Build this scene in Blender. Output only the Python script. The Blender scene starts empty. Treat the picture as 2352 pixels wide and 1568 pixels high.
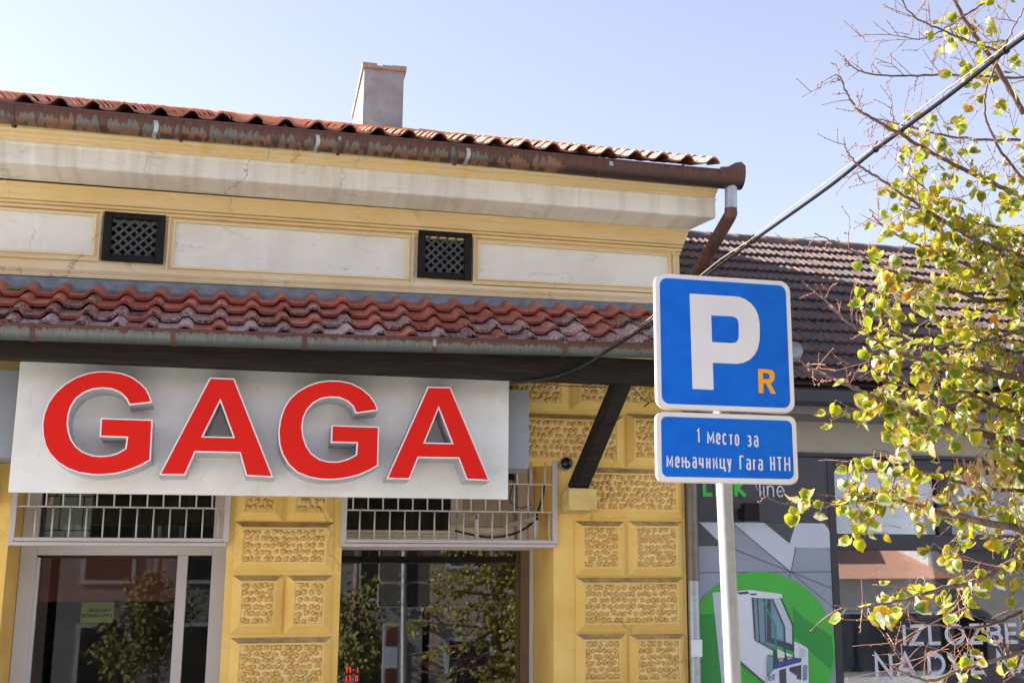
import bpy, bmesh, math, random
from mathutils import Vector, Matrix, noise as mnoise
from mathutils.geometry import tessellate_polygon
import numpy as np
rnd = random.Random(7)
S = bpy.context.scene
COL = S.collection
R = math.radians

# ------------------------------------------------------------------ camera
FPX, CX, CY = 3112.2, 1520.0, 750.0            # focal length and principal point in units of a 2352 px wide frame
AX = Vector((0.95584815, -0.05113974, -0.28937698))
AY = Vector((-0.29329788, -0.2269608, -0.92869002))
AZ = Vector((-0.01818427, 0.97256029, -0.23193923))
CAMP = Vector((0, -11.5, 1.65))
def at(u, v, y):
    d = Vector((u - CX, CY - v, -FPX)); w = Vector((AX.dot(d), AY.dot(d), AZ.dot(d)))
    return CAMP + w * ((y - CAMP.y) / w.y)
cam = bpy.data.cameras.new('camera'); co = bpy.data.objects.new('camera', cam); COL.objects.link(co)
cam.sensor_width = 36; cam.lens = FPX / 2352 * 36
cam.shift_x = -(CX - 1176) / 2352; cam.shift_y = -(784 - CY) / 2352
cam.clip_end = 500
m3 = Matrix((AX, AY, AZ))
co.matrix_world = Matrix.Translation(CAMP) @ m3.to_4x4()
S.camera = co
# ------------------------------------------------------------------ light
SUN_EL, SUN_AZ = R(31), R(-70)                  # azimuth from +Y towards +X
sdir = Vector((math.sin(SUN_AZ) * math.cos(SUN_EL), math.cos(SUN_AZ) * math.cos(SUN_EL), math.sin(SUN_EL)))
W = bpy.data.worlds.new('World'); S.world = W; W.use_nodes = True
wn = W.node_tree.nodes; wl = W.node_tree.links
sky = wn.new('ShaderNodeTexSky'); sky.sky_type = 'NISHITA'; sky.sun_disc = False
sky.sun_elevation = SUN_EL; sky.sun_rotation = SUN_AZ; sky.air_density = 1.0; sky.dust_density = .8; sky.ozone_density = 3.0
bg = wn['Background']; bg.inputs[1].default_value = 0.084
hs = wn.new('ShaderNodeHueSaturation'); hs.inputs['Saturation'].default_value = .68
tn = wn.new('ShaderNodeMix'); tn.data_type = 'RGBA'; tn.blend_type = 'MULTIPLY'; tn.inputs[0].default_value = 1; tn.inputs[7].default_value = (1.04, .935, .95, 1)
wl.new(sky.outputs[0], hs.inputs['Color']); wl.new(hs.outputs[0], tn.inputs[6]); wl.new(tn.outputs[2], bg.inputs[0])
sl = bpy.data.lights.new('sun', 'SUN'); sl.energy = 5.0; sl.angle = R(0.5); sl.color = (1.0, 0.93, 0.82)
so = bpy.data.objects.new('sun', sl); COL.objects.link(so); so.rotation_euler = sdir.to_track_quat('Z', 'Y').to_euler()
so.location = (0, 0, 30)
S.view_settings.view_transform = 'Standard'; S.view_settings.look = 'None'
S.view_settings.exposure = 1.93; S.view_settings.gamma = 1.0
S.render.engine = 'CYCLES'

# ------------------------------------------------------------------ node helper
class NT:
    def __init__(s, name):
        s.m = bpy.data.materials.new(name); s.m.use_nodes = True
        s.n = s.m.node_tree.nodes; s.l = s.m.node_tree.links
        s.b = s.n['Principled BSDF']; s.out = s.n['Material Output']
        tc = s.n.new('ShaderNodeTexCoord'); s.obj = tc.outputs['Object']
        g = s.n.new('ShaderNodeNewGeometry'); s.pos = g.outputs['Position']
    def put(s, sock, v):
        if v is None: return
        if hasattr(v, 'links'): s.l.new(v, sock)
        else:
            if isinstance(v, tuple) and len(v) == 3 and sock.type == 'RGBA': v = (*v, 1)
            sock.default_value = v
    def mapping(s, vec=None, scale=(1, 1, 1), loc=(0, 0, 0), rot=(0, 0, 0)):
        n = s.n.new('ShaderNodeMapping'); s.put(n.inputs[0], vec or s.obj)
        n.inputs['Scale'].default_value = scale; n.inputs['Location'].default_value = loc; n.inputs['Rotation'].default_value = rot
        return n.outputs[0]
    def noise(s, scale=5, detail=4, rough=.55, vec=None, dist=0, out=0):
        n = s.n.new('ShaderNodeTexNoise'); s.put(n.inputs['Vector'], vec or s.obj)
        n.inputs['Scale'].default_value = scale; n.inputs['Detail'].default_value = detail
        n.inputs['Roughness'].default_value = rough; n.inputs['Distortion'].default_value = dist
        return n.outputs[out]
    def voro(s, scale=5, vec=None, feature='F1', out=0):
        n = s.n.new('ShaderNodeTexVoronoi'); s.put(n.inputs['Vector'], vec or s.obj); n.feature = feature
        n.inputs['Scale'].default_value = scale; return n.outputs[out]
    def math(s, op, a, b=None, c=None, clamp=False):
        n = s.n.new('ShaderNodeMath'); n.operation = op; n.use_clamp = clamp
        s.put(n.inputs[0], a)
        if b is not None: s.put(n.inputs[1], b)
        if c is not None: s.put(n.inputs[2], c)
        return n.outputs[0]
    def ramp(s, f, lo, hi, a=0.0, b=1.0):
        n = s.n.new('ShaderNodeMapRange'); s.put(n.inputs[0], f)
        n.inputs[1].default_value = lo; n.inputs[2].default_value = hi; n.inputs[3].default_value = a; n.inputs[4].default_value = b
        return n.outputs[0]
    def mix(s, f, a, b, mode='MIX'):
        n = s.n.new('ShaderNodeMix'); n.data_type = 'RGBA'; n.blend_type = mode
        s.put(n.inputs[0], f); s.put(n.inputs[6], a); s.put(n.inputs[7], b); return n.outputs[2]
    def sep(s, v=None):
        n = s.n.new('ShaderNodeSeparateXYZ'); s.put(n.inputs[0], v or s.obj); return n.outputs
    def comb(s, x, y, z):
        n = s.n.new('ShaderNodeCombineXYZ'); s.put(n.inputs[0], x); s.put(n.inputs[1], y); s.put(n.inputs[2], z); return n.outputs[0]
    def attr(s, name, typ='GEOMETRY', out='Fac'):
        n = s.n.new('ShaderNodeAttribute'); n.attribute_type = typ; n.attribute_name = name; return n.outputs[out]
    def orand(s):
        return s.n.new('ShaderNodeObjectInfo').outputs['Random']
    def irand(s):
        return s.n.new('ShaderNodeNewGeometry').outputs['Random Per Island']
    def bump(s, h, strength=.3, dist=.01):
        n = s.n.new('ShaderNodeBump'); s.put(n.inputs['Height'], h)
        n.inputs['Strength'].default_value = strength; n.inputs['Distance'].default_value = dist
        s.l.new(n.outputs[0], s.b.inputs['Normal']); return n.outputs[0]
    def fin(s, col, rough=.8, metal=0.0, spec=None):
        s.put(s.b.inputs['Base Color'], col); s.put(s.b.inputs['Roughness'], rough); s.put(s.b.inputs['Metallic'], metal)
        if spec is not None: s.b.inputs['Specular IOR Level'].default_value = spec
        return s.m

def simple(name, col, rough=.6, metal=0., var=.12, scale=6, bump=.0, bscale=60):
    t = NT(name)
    c = t.mix(t.ramp(t.noise(scale), .3, .7), tuple(x * (1 - var) for x in col), tuple(min(1, x * (1 + var)) for x in col))
    if bump: t.bump(t.noise(bscale, 3), bump, .004)
    return t.fin(c, rough, metal)

def cracks(t, scale=1.1, width=.012):
    v = t.n.new('ShaderNodeVectorMath'); v.operation = 'ADD'
    t.put(v.inputs[0], t.obj)
    n = t.noise(3.5, 6, .7, out=1); sc = t.n.new('ShaderNodeVectorMath'); sc.operation = 'SCALE'; t.put(sc.inputs[0], n); sc.inputs[3].default_value = .45
    t.l.new(sc.outputs[0], v.inputs[1])
    vv = t.mapping(v.outputs[0], (1, 1, .55))
    e = t.voro(scale, vv, 'DISTANCE_TO_EDGE')
    line = t.ramp(e, 0, width, 1, 0)
    return t.math('MULTIPLY', line, t.ramp(t.noise(.9, 2), .5, .6), clamp=True)

def yellow_plaster(name, light=1.0, attr=False, wash=0., fade=0.):
    t = NT(name)
    base = t.mix(t.ramp(t.noise(2.2, 5), .3, .72), (.77 * light, .49 * light, .11 * light), (.87 * light, .62 * light, .20 * light))
    if wash:
        st = t.noise(1, 4, .6, t.mapping(None, (6, .3, .5)))
        base = t.mix(t.math('MULTIPLY', t.ramp(st, .42, .72), wash), base, (.74, .66, .46))
    if fade:
        base = t.mix(t.math('MULTIPLY', t.ramp(t.noise(1.3, 5, .6, t.mapping(None, (1, 1, 6))), .25, .7, .6, 1.3), fade), base, (.76, .68, .48))
        base = t.mix(t.ramp(t.noise(1, 7, .75, t.mapping(None, (2, 2, 40))), .56, .72, 0, .55), base, (.34, .24, .11))
    dirt = t.noise(7, 6, .7, t.mapping(None, (1, 1, 3)))
    base = t.mix(t.ramp(dirt, .6, .85, 0, .45), base, (.22, .15, .07))
    up = t.sep(t.n.new('ShaderNodeNewGeometry').outputs['Normal'])[2]
    dust = t.math('MULTIPLY', t.ramp(up, .25, .8), t.ramp(t.noise(12, 5, .7), .3, .6, .45, 1))
    base = t.mix(dust, base, (.17, .135, .10))
    if attr:
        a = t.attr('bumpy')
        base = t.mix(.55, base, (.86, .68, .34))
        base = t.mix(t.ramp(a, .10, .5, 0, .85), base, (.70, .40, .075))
        base = t.mix(t.math('MULTIPLY', t.attr('ring'), .92), base, (.20, .10, .028))  # shadow round each pebble, painted into the colour as a dark ring
    cr = cracks(t)
    base = t.mix(t.math('MULTIPLY', cr, .45), base, (.10, .07, .04))
    t.bump(t.math('ADD', t.noise(45, 5, .65), t.math('MULTIPLY', t.noise(6, 3), 1.5)), .35, .006)
    return t.fin(base, .85)

M = {}
M['yellow'] = yellow_plaster('yellow_plaster')
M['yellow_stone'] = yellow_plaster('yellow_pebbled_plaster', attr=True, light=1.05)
M['yellow_mould'] = yellow_plaster('yellow_moulding_plaster', 1.0, wash=.85)
M['yellow_cove'] = yellow_plaster('faded_ochre_plaster', .98, wash=.0, fade=.42)
def cream():
    t = NT('faded_cream_yellow_plaster')
    c = t.mix(t.ramp(t.noise(1.8, 5), .3, .7), (.76, .60, .33), (.82, .71, .48))
    c = t.mix(t.ramp(t.noise(1, 6, .7, t.mapping(None, (3, 2, 22))), .52, .74, 0, .7), c, (.80, .77, .68))
    c = t.mix(t.ramp(t.noise(1, 7, .75, t.mapping(None, (5, 2, 30), (2, 0, 0))), .58, .76, 0, .6), c, (.34, .27, .17))
    c = t.mix(t.math('MULTIPLY', cracks(t), .6), c, (.12, .09, .06)); t.bump(t.noise(1, 6, .7, t.mapping(None, (8, 8, 30))), .4, .008); return t.fin(c, .85)
M['cream'] = cream()
M['yellow_crown'] = yellow_plaster('stained_ochre_plaster', .92, wash=.6, fade=.35)
def rough_yellow():
    t = NT('rough_yellow_plaster')
    c = t.mix(t.ramp(t.noise(9), .3, .7), (.74, .52, .14), (.85, .66, .26)); t.bump(t.noise(38, 6, .7), .9, .03); return t.fin(c, .9)
M['rough_yellow'] = rough_yellow()
def white_plaster(name, col=(.74, .71, .64), streak=True):
    t = NT(name)
    c = t.mix(t.ramp(t.noise(1.6, 4), .3, .7), tuple(x * .86 for x in col), col)
    st = t.noise(1, 5, .6, t.mapping(None, (9, .3, .7)))
    if streak: c = t.mix(t.ramp(st, .46, .72, 0, .5), c, (.46, .39, .28))
    wh = t.noise(1, 4, .55, t.mapping(None, (5, .3, .35), (3, 0, 0)))
    c = t.mix(t.ramp(wh, .58, .7, 0, .7), c, (.86, .85, .80))
    sm = t.noise(1, 8, .78, t.mapping(None, (3, 2, 14)), .6)
    c = t.mix(t.ramp(sm, .57, .74, 0, .75), c, (.36, .31, .24))
    c = t.mix(t.ramp(t.noise(2.2, 5, .65), .5, .8, 0, .5), c, (.60, .52, .38))
    cr = cracks(t, 1.25, .010)
    c = t.mix(t.math('MULTIPLY', cr, .85), c, (.10, .08, .06))
    t.bump(t.math('ADD', t.noise(1, 6, .7, t.mapping(None, (10, 10, 34))), t.math('MULTIPLY', cr, -1.2)), .35, .008)
    return t.fin(c, .85)
M['white_fascia'] = white_plaster('white_fascia_plaster', (.79, .77, .68))
M['white_panel'] = white_plaster('white_panel_plaster', (.85, .865, .80), streak=False)
def concrete(name, col, lo=.75, bs=30):
    t = NT(name)
    c = t.mix(t.ramp(t.noise(3, 7, .6, dist=.6), .25, .75), tuple(x * lo for x in col), tuple(min(1, x * 1.2) for x in col))
    c = t.mix(t.ramp(t.noise(14, 6, .7), .62, .8, 0, .5), c, tuple(x * .45 for x in col))
    t.bump(t.noise(bs, 6, .65), .4, .008); return t.fin(c, .9)
M['chimney'] = concrete('chimney_render', (.31, .335, .345), .5)
M['chimney_cap'] = concrete('chimney_cap_mortar', (.34, .27, .22))
M['asphalt'] = concrete('asphalt', (.055, .055, .057), .8)
M['pavement'] = concrete('pavement_slab', (.50, .49, .465), .88)

def tile_mat(name, a=(.50, .135, .088), b=(.33, .080, .06), glaze=True, dark=(.055, .035, .035), lichen=(.64, .48, .48), spec=.5):
    t = NT(name)
    r = t.math('FRACT', t.math('ADD', t.orand(), t.math('MULTIPLY', t.irand(), 7.31)))
    c = t.mix(r, a, b)
    c = t.mix(t.ramp(t.noise(6, 5, .6, t.pos), .35, .7, 0, .5), c, tuple(x * .6 for x in b))
    rough = .75
    if glaze:
        w = t.attr('wear', 'OBJECT')
        n = t.noise(1, 8, .72, t.mapping(t.pos, (26, 9, 12)), .8)
        big = t.noise(3.3, 3, .5, t.pos)
        m1 = t.math('ADD', t.math('MULTIPLY', n, .6), t.math('MULTIPLY', big, .4))
        th = t.math('SUBTRACT', .66, t.math('MULTIPLY', w, .22))
        dk = t.ramp(t.math('SUBTRACT', m1, th), 0, .025)
        c = t.mix(t.math('MULTIPLY', dk, .9), c, dark)
        n2 = t.noise(1, 8, .78, t.mapping(t.pos, (60, 30, 34), (4, 2, 1)), 1.2)
        th2 = t.math('SUBTRACT', .72, t.math('MULTIPLY', w, .20))
        lk = t.ramp(t.math('SUBTRACT', n2, th2), 0, .012)
        c = t.mix(t.math('MULTIPLY', lk, .85), c, lichen)
        rough = t.ramp(t.noise(9, 4, .6, t.pos), .3, .7, .24, .5)
    t.bump(t.noise(50, 5, .7, t.pos), .3, .006)
    t.b.inputs['Specular IOR Level'].default_value = spec
    return t.fin(c, rough)
M['tile_red'] = tile_mat('worn_red_tile')
M['tile_orange'] = tile_mat('orange_roof_tile', (.66, .37, .26), (.52, .25, .17), glaze=False, spec=.2)
def nb_tile():
    t = NT('weathered_grey_red_tile')
    r = t.math('FRACT', t.math('ADD', t.orand(), t.math('MULTIPLY', t.irand(), 5.1)))
    c = t.mix(r, (.088, .072, .073), (.125, .092, .085)); c = t.mix(t.ramp(r, .90, .93, 0, .8), c, (.20, .11, .085))
    c = t.mix(t.ramp(t.noise(14, 6, .7, t.pos), .45, .62, 0, .8), c, (.055, .050, .060))
    fr = t.attr('lip'); c = t.mix(t.math('MULTIPLY', fr, t.ramp(t.noise(8, 3, .6, t.pos), .35, .6)), c, (.14, .068, .052))
    c = t.mix(t.ramp(t.noise(60, 4, .7, t.pos), .68, .76, 0, .6), c, (.42, .42, .44))
    t.bump(t.noise(60, 5, .7, t.pos), .4, .006)
    return t.fin(c, .8)
M['tile_grey'] = nb_tile()

def gutter_mat(name, zlo, zhi, xmax, amt, base=(.062, .028, .021), gal=(.125, .155, .15), slope=0., x0=0., freq=30):
    # galvanised metal showing through rust in rows of scalloped drips
    t = NT(name)
    x, y, z = t.sep(t.pos)
    zz = t.math('SUBTRACT', z, t.math('MULTIPLY', t.math('SUBTRACT', x, x0), slope))
    h = t.ramp(zz, zlo, zhi)
    xd = t.math('ADD', x, t.math('MULTIPLY', t.noise(9, 3, .6, t.pos), .06))
    cell = t.voro(1, t.comb(t.math('MULTIPLY', xd, freq), 0., 0.), 'F1', 0)
    cr = t.n.new('ShaderNodeTexVoronoi'); t.put(cr.inputs['Vector'], t.comb(t.math('MULTIPLY', xd, freq), 0., 0.)); cr.inputs['Scale'].default_value = 1
    rc = t.sep(cr.outputs['Color'])[0]
    big = t.ramp(t.noise(1, 3, .5, t.comb(t.math('MULTIPLY', x, 1.1), 0., 0.)), .38, .62)
    top = t.math('ADD', t.math('ADD', .66, t.math('MULTIPLY', rc, .22)), t.math('MULTIPLY', amt, .16))
    top = t.math('SUBTRACT', top, t.math('MULTIPLY', t.math('POWER', cell, 2.0), .9))
    up = t.ramp(t.math('SUBTRACT', top, h), 0, .05)
    bot = t.ramp(t.math('SUBTRACT', h, t.math('SUBTRACT', .36, t.math('MULTIPLY', rc, .2 + .5 * amt))), -.15, .15)
    if amt > .5:
        bot = 1.0; up = t.ramp(t.math('SUBTRACT', t.math('SUBTRACT', t.math('ADD', .92, t.math('MULTIPLY', rc, .05)), t.math('MULTIPLY', t.math('POWER', cell, 2.), .45)), h), 0, .08)
    gate = t.ramp(t.math('ADD', t.ramp(t.math('SUBTRACT', xmax, x), -.05, .3), t.math('MULTIPLY', big, .0)), .3, .7)
    msk = t.math('MULTIPLY', t.math('MULTIPLY', up, bot), gate)
    msk = t.math('MULTIPLY', msk, t.ramp(t.math('ADD', big, amt), .15, .6))
    edge = t.math('MULTIPLY', t.math('MULTIPLY', msk, t.math('SUBTRACT', 1., msk)), 4)
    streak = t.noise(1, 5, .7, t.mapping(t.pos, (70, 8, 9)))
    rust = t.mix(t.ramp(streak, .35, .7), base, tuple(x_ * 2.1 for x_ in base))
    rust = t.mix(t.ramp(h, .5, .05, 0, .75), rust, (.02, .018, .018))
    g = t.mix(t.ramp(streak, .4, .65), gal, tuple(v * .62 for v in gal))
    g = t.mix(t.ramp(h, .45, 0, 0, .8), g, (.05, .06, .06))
    c = t.mix(msk, rust, g)
    c = t.mix(t.math('MULTIPLY', edge, .6), c, (.30, .13, .05))
    t.bump(t.noise(60, 4, .6, t.pos), .2, .003)
    return t.fin(c, .5, .15)
LOWZ = at(810, 771.5, -1.24).z
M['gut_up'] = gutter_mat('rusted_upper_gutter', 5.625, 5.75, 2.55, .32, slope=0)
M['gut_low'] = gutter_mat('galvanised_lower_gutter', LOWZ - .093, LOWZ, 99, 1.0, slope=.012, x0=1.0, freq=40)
def rust():
    t = NT('rusted_steel'); c = t.mix(t.ramp(t.noise(7, 6, .7), .35, .7), (.05, .025, .02), (.16, .07, .045))
    c = t.mix(t.ramp(t.noise(5, 3), .62, .68), c, (.30, .33, .33)); return t.fin(c, .55, .2)
M['rust'] = rust()
def galv(name='galvanised_metal', col=(.42, .47, .50)):
    t = NT(name); c = t.mix(t.ramp(t.noise(12, 5, .6), .35, .65), tuple(x * .8 for x in col), col); t.bump(t.noise(50, 3), .1, .003); return t.fin(c, .45, .55)
M['galv'] = galv()
M['galv_pole'] = galv('galvanised_pole', (.44, .45, .45))
M['zinc'] = simple('zinc_flashing', (.20, .225, .245), .5, .4, .25, 9)
def wood():
    t = NT('dark_stained_timber'); g = t.noise(1, 6, .65, t.mapping(None, (2, 22, 30)))
    c = t.mix(t.ramp(g, .3, .7), (.012, .010, .009), (.035, .028, .022)); t.bump(g, .3, .006); return t.fin(c, .75, 0, .15)
M['wood'] = wood()
def brushed():
    t = NT('brushed_aluminium_sheet')
    n = t.noise(1, 5, .7, t.mapping(None, (3, 3, 260))); n2 = t.noise(2.2, 5, .6)
    c = t.mix(t.ramp(n2, .3, .7), (.70, .72, .67), (.86, .89, .86))
    c = t.mix(t.ramp(t.noise(20, 8, .85), .61, .68, 0, .7), c, (.14, .12, .09))
    c = t.mix(t.ramp(t.noise(1, 5, .7, t.mapping(None, (9, 1, 2))), .62, .8, 0, .35), c, (.42, .38, .30))
    t.b.inputs['Anisotropic'].default_value = .5
    return t.fin(c, t.ramp(n, .3, .7, .38, .55), .2)
M['brushed'] = brushed()
def dirty(name, col, rough=.4, amt=.5, sc=22, thr=.68, metal=0.):
    t = NT(name); c = t.mix(t.ramp(t.noise(3), .3, .7), tuple(x * .92 for x in col), col)
    c = t.mix(t.ramp(t.noise(sc, 7, .75), thr, thr + .12, 0, amt), c, (.10, .085, .065)); return t.fin(c, rough, metal)
M['letter_side'] = dirty('letter_grey_return', (.46, .45, .50), .4, .6, 16, .6); M['letter_rim'] = dirty('letter_white_rim', (.86, .87, .88), .35, .2)
M['letter_red'] = dirty('letter_red_acrylic', (.72, .012, .005), .5, .3); M['letter_red'].node_tree.nodes['Principled BSDF'].inputs['Specular IOR Level'].default_value = .2
M['grey_box'] = dirty('grey_painted_metal', (.30, .34, .38), .4, .5)
M['grille'] = dirty('white_painted_steel', (.52, .49, .47), .45, .5)
M['pvc'] = dirty('white_pvc_frame', (.58, .59, .62), .35, .25)
M['pvc_old'] = dirty('aged_cream_frame', (.56, .51, .45), .5, .5)
def ribbed():
    t = NT('ribbed_cream_board'); w = t.noise(1, 2, .5, t.mapping(None, (70, 1, 2)))
    c = t.mix(t.ramp(w, .35, .65), (.33, .27, .21), (.46, .40, .33)); t.bump(w, .5, .006); return t.fin(c, .6)
M['ribbed'] = ribbed()
def sign_blue():
    t = NT('blue_reflective_sheet')
    n = t.noise(2.6, 3, .5, t.mapping(None, (1, 1, 1.6), rot=(0, .6, 0)), 2.5)
    c = t.mix(t.ramp(n, .42, .6), (.002, .135, .66), (.003, .155, .71))
    n2 = t.noise(7, 3, .6, t.mapping(None, (1.6, 1, .8), rot=(0, -.7, 0)), 1.5)
    c = t.mix(t.ramp(n2, .60, .74, 0, .16), c, (.03, .24, .76))
    return t.fin(c, .45, 0, .2)
M['blue'] = sign_blue()
M['sign_white'] = dirty('white_reflective_sheet', (.80, .81, .83), .35, .25, 30, .74)
M['sign_edge'] = dirty('sign_aluminium_back', (.60, .58, .54), .45, .3, 30, .7, .3)
M['sign_orange'] = simple('orange_reflective_sheet', (.95, .40, .004), .5, 0, .03)
M['sign_back'] = simple('sign_back_grey', (.10, .10, .10), .5, .3, .1)
M['black_metal'] = simple('black_painted_metal', (.012, .011, .012), .6, 0, .3, 12); M['black_metal'].node_tree.nodes['Principled BSDF'].inputs['Specular IOR Level'].default_value = .2
M['hollow_shade'] = simple('painted_hollow_shade', (.012, .010, .010), .95, 0, .1)  # near-black colour standing in for the shade inside hollows
M['black_plastic'] = simple('black_plastic', (.012, .012, .013), .3, 0, .2)
M['cable'] = simple('black_corrugated_conduit', (.010, .011, .013), .9, 0, .2)
M['cable'].node_tree.nodes['Principled BSDF'].inputs['Specular IOR Level'].default_value = .12
M['wire_tan'] = simple('tan_twisted_wire', (.42, .30, .19), .6, 0, .2, 60)
M['anthracite'] = dirty('anthracite_aluminium', (.030, .029, .036), .45, .2)
M['anth_panel'] = dirty('anthracite_panel', (.050, .050, .064), .5, .1)
M['nb_soffit'] = dirty('grey_soffit_panel', (.17, .165, .165), .6, .3)
M['nb_wall'] = dirty('beige_grey_render', (.34, .32, .27), .8, .3)
M['green'] = simple('print_green', (.055, .42, .045), .5, 0, .03)
M['green2'] = simple('print_dark_green', (.025, .27, .040), .5, 0, .03)
M['logo_green'] = simple('logo_green', (.05, .48, .06), .5, 0, .03)
M['pr_grey'] = simple('print_slate_grey', (.27, .31, .38), .5, 0, .12, 1.2)
M['pr_light'] = simple('print_pale_grey', (.50, .54, .62), .5, 0, .08, 1.5)
M['pr_dark'] = simple('print_charcoal', (.06, .065, .08), .5, 0, .1)
M['pr_white'] = simple('print_white', (.66, .69, .76), .5, 0, .03)
M['pr_white2'] = simple('print_shaded_white', (.50, .55, .64), .5, 0, .03)
M['pr_teal'] = simple('print_teal', (.01, .28, .25), .5, 0, .03)
M['pr_teal2'] = simple('print_deep_teal', (.01, .10, .11), .5, 0, .03)
M['pr_glass'] = simple('print_blue_glass', (.18, .28, .35), .5, 0, .2, 8)
M['pr_blue'] = simple('print_violet_blue', (.05, .06, .33), .5, 0, .03)
M['pr_olive'] = simple('print_olive', (.35, .38, .12), .5, 0, .03)
M['white_vinyl'] = simple('white_vinyl', (.56, .58, .64), .5, 0, .03)
M['interior'] = simple('dim_olive_wall', (.10, .085, .045), .9, 0, .2)
M['interior2'] = simple('dim_brown_wall', (.06, .05, .045), .9, 0, .3, 2)
M['blind'] = simple('oxblood_roller_blind', (.24, .065, .045), .8, 0, .1)
M['note'] = simple('lime_note_paper', (.42, .50, .03), .8, 0, .05)
M['ink'] = simple('black_ink', (.01, .01, .01), .6, 0, 0)
M['milk'] = simple('pale_green_frosted_pane', (.52, .60, .50), .35, 0, .12, 5)
def led():
    t = NT('red_led'); t.b.inputs['Emission Color'].default_value = (1, .02, .02, 1); t.b.inputs['Emission Strength'].default_value = .9
    return t.fin((.2, .0, .0), .5)
M['led'] = led()
def glass(name, ior=1.52, tint=(.80, .84, .84), dirt=.05, boost=1.0):
    t = NT(name); t.n.remove(t.b)
    tr = t.n.new('ShaderNodeBsdfTransparent'); tr.inputs[0].default_value = (*tint, 1)
    gl = t.n.new('ShaderNodeBsdfGlossy'); gl.inputs['Roughness'].default_value = .012; gl.inputs[0].default_value = (.95, .96, 1, 1)
    f = t.n.new('ShaderNodeFresnel'); f.inputs[0].default_value = ior
    df = t.n.new('ShaderNodeBsdfDiffuse'); df.inputs[0].default_value = (.5, .5, .5, 1)
    m = t.n.new('ShaderNodeMixShader'); t.l.new(t.math('MULTIPLY', f.outputs[0], boost, clamp=True), m.inputs[0]); t.l.new(tr.outputs[0], m.inputs[1]); t.l.new(gl.outputs[0], m.inputs[2])
    m2 = t.n.new('ShaderNodeMixShader'); t.put(m2.inputs[0], t.ramp(t.noise(5, 5, .7), .5, .9, 0, dirt)); t.l.new(m.outputs[0], m2.inputs[1]); t.l.new(df.outputs[0], m2.inputs[2])
    t.l.new(m2.outputs[0], t.out.inputs[0]); return t.m
M['glass'] = glass('window_glass', 1.55, (.80, .82, .82), dirt=.02)
M['glass_r'] = glass('display_window_glass', 1.85, (.80, .82, .82), dirt=.02)
M['glass_nb'] = glass('shop_window_glass', 2.1, (.80, .84, .86))
def bark(name='lime_twig_bark', a=(.09, .06, .052), b=(.24, .165, .135)):
    t = NT(name); c = t.mix(t.ramp(t.noise(22, 5, .6, t.mapping(t.pos, (1, 1, .4))), .35, .7), a, b); t.bump(t.noise(60, 4, .6, t.pos), .4, .004); return t.fin(c, .8)
M['bark'] = bark()
M['twig'] = bark('red_brown_twig_bark', (.17, .08, .055), (.34, .18, .13))
def leaf_mat(name, hue=0.):
    t = NT(name)
    r = t.math('FRACT', t.math('ADD', t.orand(), t.math('MULTIPLY', t.irand(), 9.7)))
    e = t.attr('rim')
    g = t.mix(t.ramp(r, 0, .6), (.042, .115, .017), (.15, .27, .03))
    g = t.mix(t.ramp(r, .60, .9), g, (.44, .46, .025))
    g = t.mix(t.ramp(r, .93, .97), g, (.60, .22, .035))
    nz = t.noise(30, 4, .6, t.pos)
    ee = t.math('ADD', e, t.math('MULTIPLY', t.math('SUBTRACT', nz, .5), .45))
    g = t.mix(t.ramp(ee, .66, .84, 0, .9), g, (.62, .44, .03))
    g = t.mix(t.ramp(ee, .86, .98, 0, .95), g, (.38, .13, .03))
    t.n.remove(t.b)
    d = t.n.new('ShaderNodeBsdfDiffuse'); tl = t.n.new('ShaderNodeBsdfTranslucent'); gl = t.n.new('ShaderNodeBsdfGlossy')
    t.l.new(g, d.inputs[0])
    tlc = t.mix(.4, g, (.62, .70, .02), 'MIX'); t.l.new(tlc, tl.inputs[0])
    gl.inputs['Roughness'].default_value = .45; gl.inputs[0].default_value = (.8, .85, .9, 1)
    m = t.n.new('ShaderNodeMixShader'); m.inputs[0].default_value = .45; t.l.new(d.outputs[0], m.inputs[1]); t.l.new(tl.outputs[0], m.inputs[2])
    f = t.n.new('ShaderNodeFresnel'); f.inputs[0].default_value = 1.45
    m2 = t.n.new('ShaderNodeMixShader'); t.l.new(t.math('MULTIPLY', f.outputs[0], .4), m2.inputs[0]); t.l.new(m.outputs[0], m2.inputs[1]); t.l.new(gl.outputs[0], m2.inputs[2])
    t.l.new(m2.outputs[0], t.out.inputs[0]); return t.m
M['leaf'] = leaf_mat('lime_leaf')
M['dull_leaf'] = simple('dull_autumn_foliage', (.13, .12, .03), .9, 0, .6, 3)
M['dry_leaf'] = simple('dry_brown_bract', (.40, .24, .12), .8, 0, .3, 30)

# ------------------------------------------------------------------ object helpers
def prop(o, label=None, cat=None, group=None, kind=None):
    if label: o['label'] = label
    if cat: o['category'] = cat
    if group: o['group'] = group
    if kind: o['kind'] = kind
    return o
def thing(name, label, cat, loc=(0, 0, 0), group=None):
    o = bpy.data.objects.new(name, None); COL.objects.link(o); o.location = loc; o.empty_display_size = .2
    prop(o, label, cat, group); return o
def link(name, me, parent=None, label=None, mw=None):
    o = bpy.data.objects.new(name, me); COL.objects.link(o)
    if parent:
        o.parent = parent; o.matrix_parent_inverse = WM(parent).inverted()
    if mw is not None: o.matrix_basis = mw
    if label: o['label'] = label
    return o
def WM(o):
    m = o.matrix_basis.copy() if o.parent is None else WM(o.parent) @ o.matrix_parent_inverse @ o.matrix_basis
    return m

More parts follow.
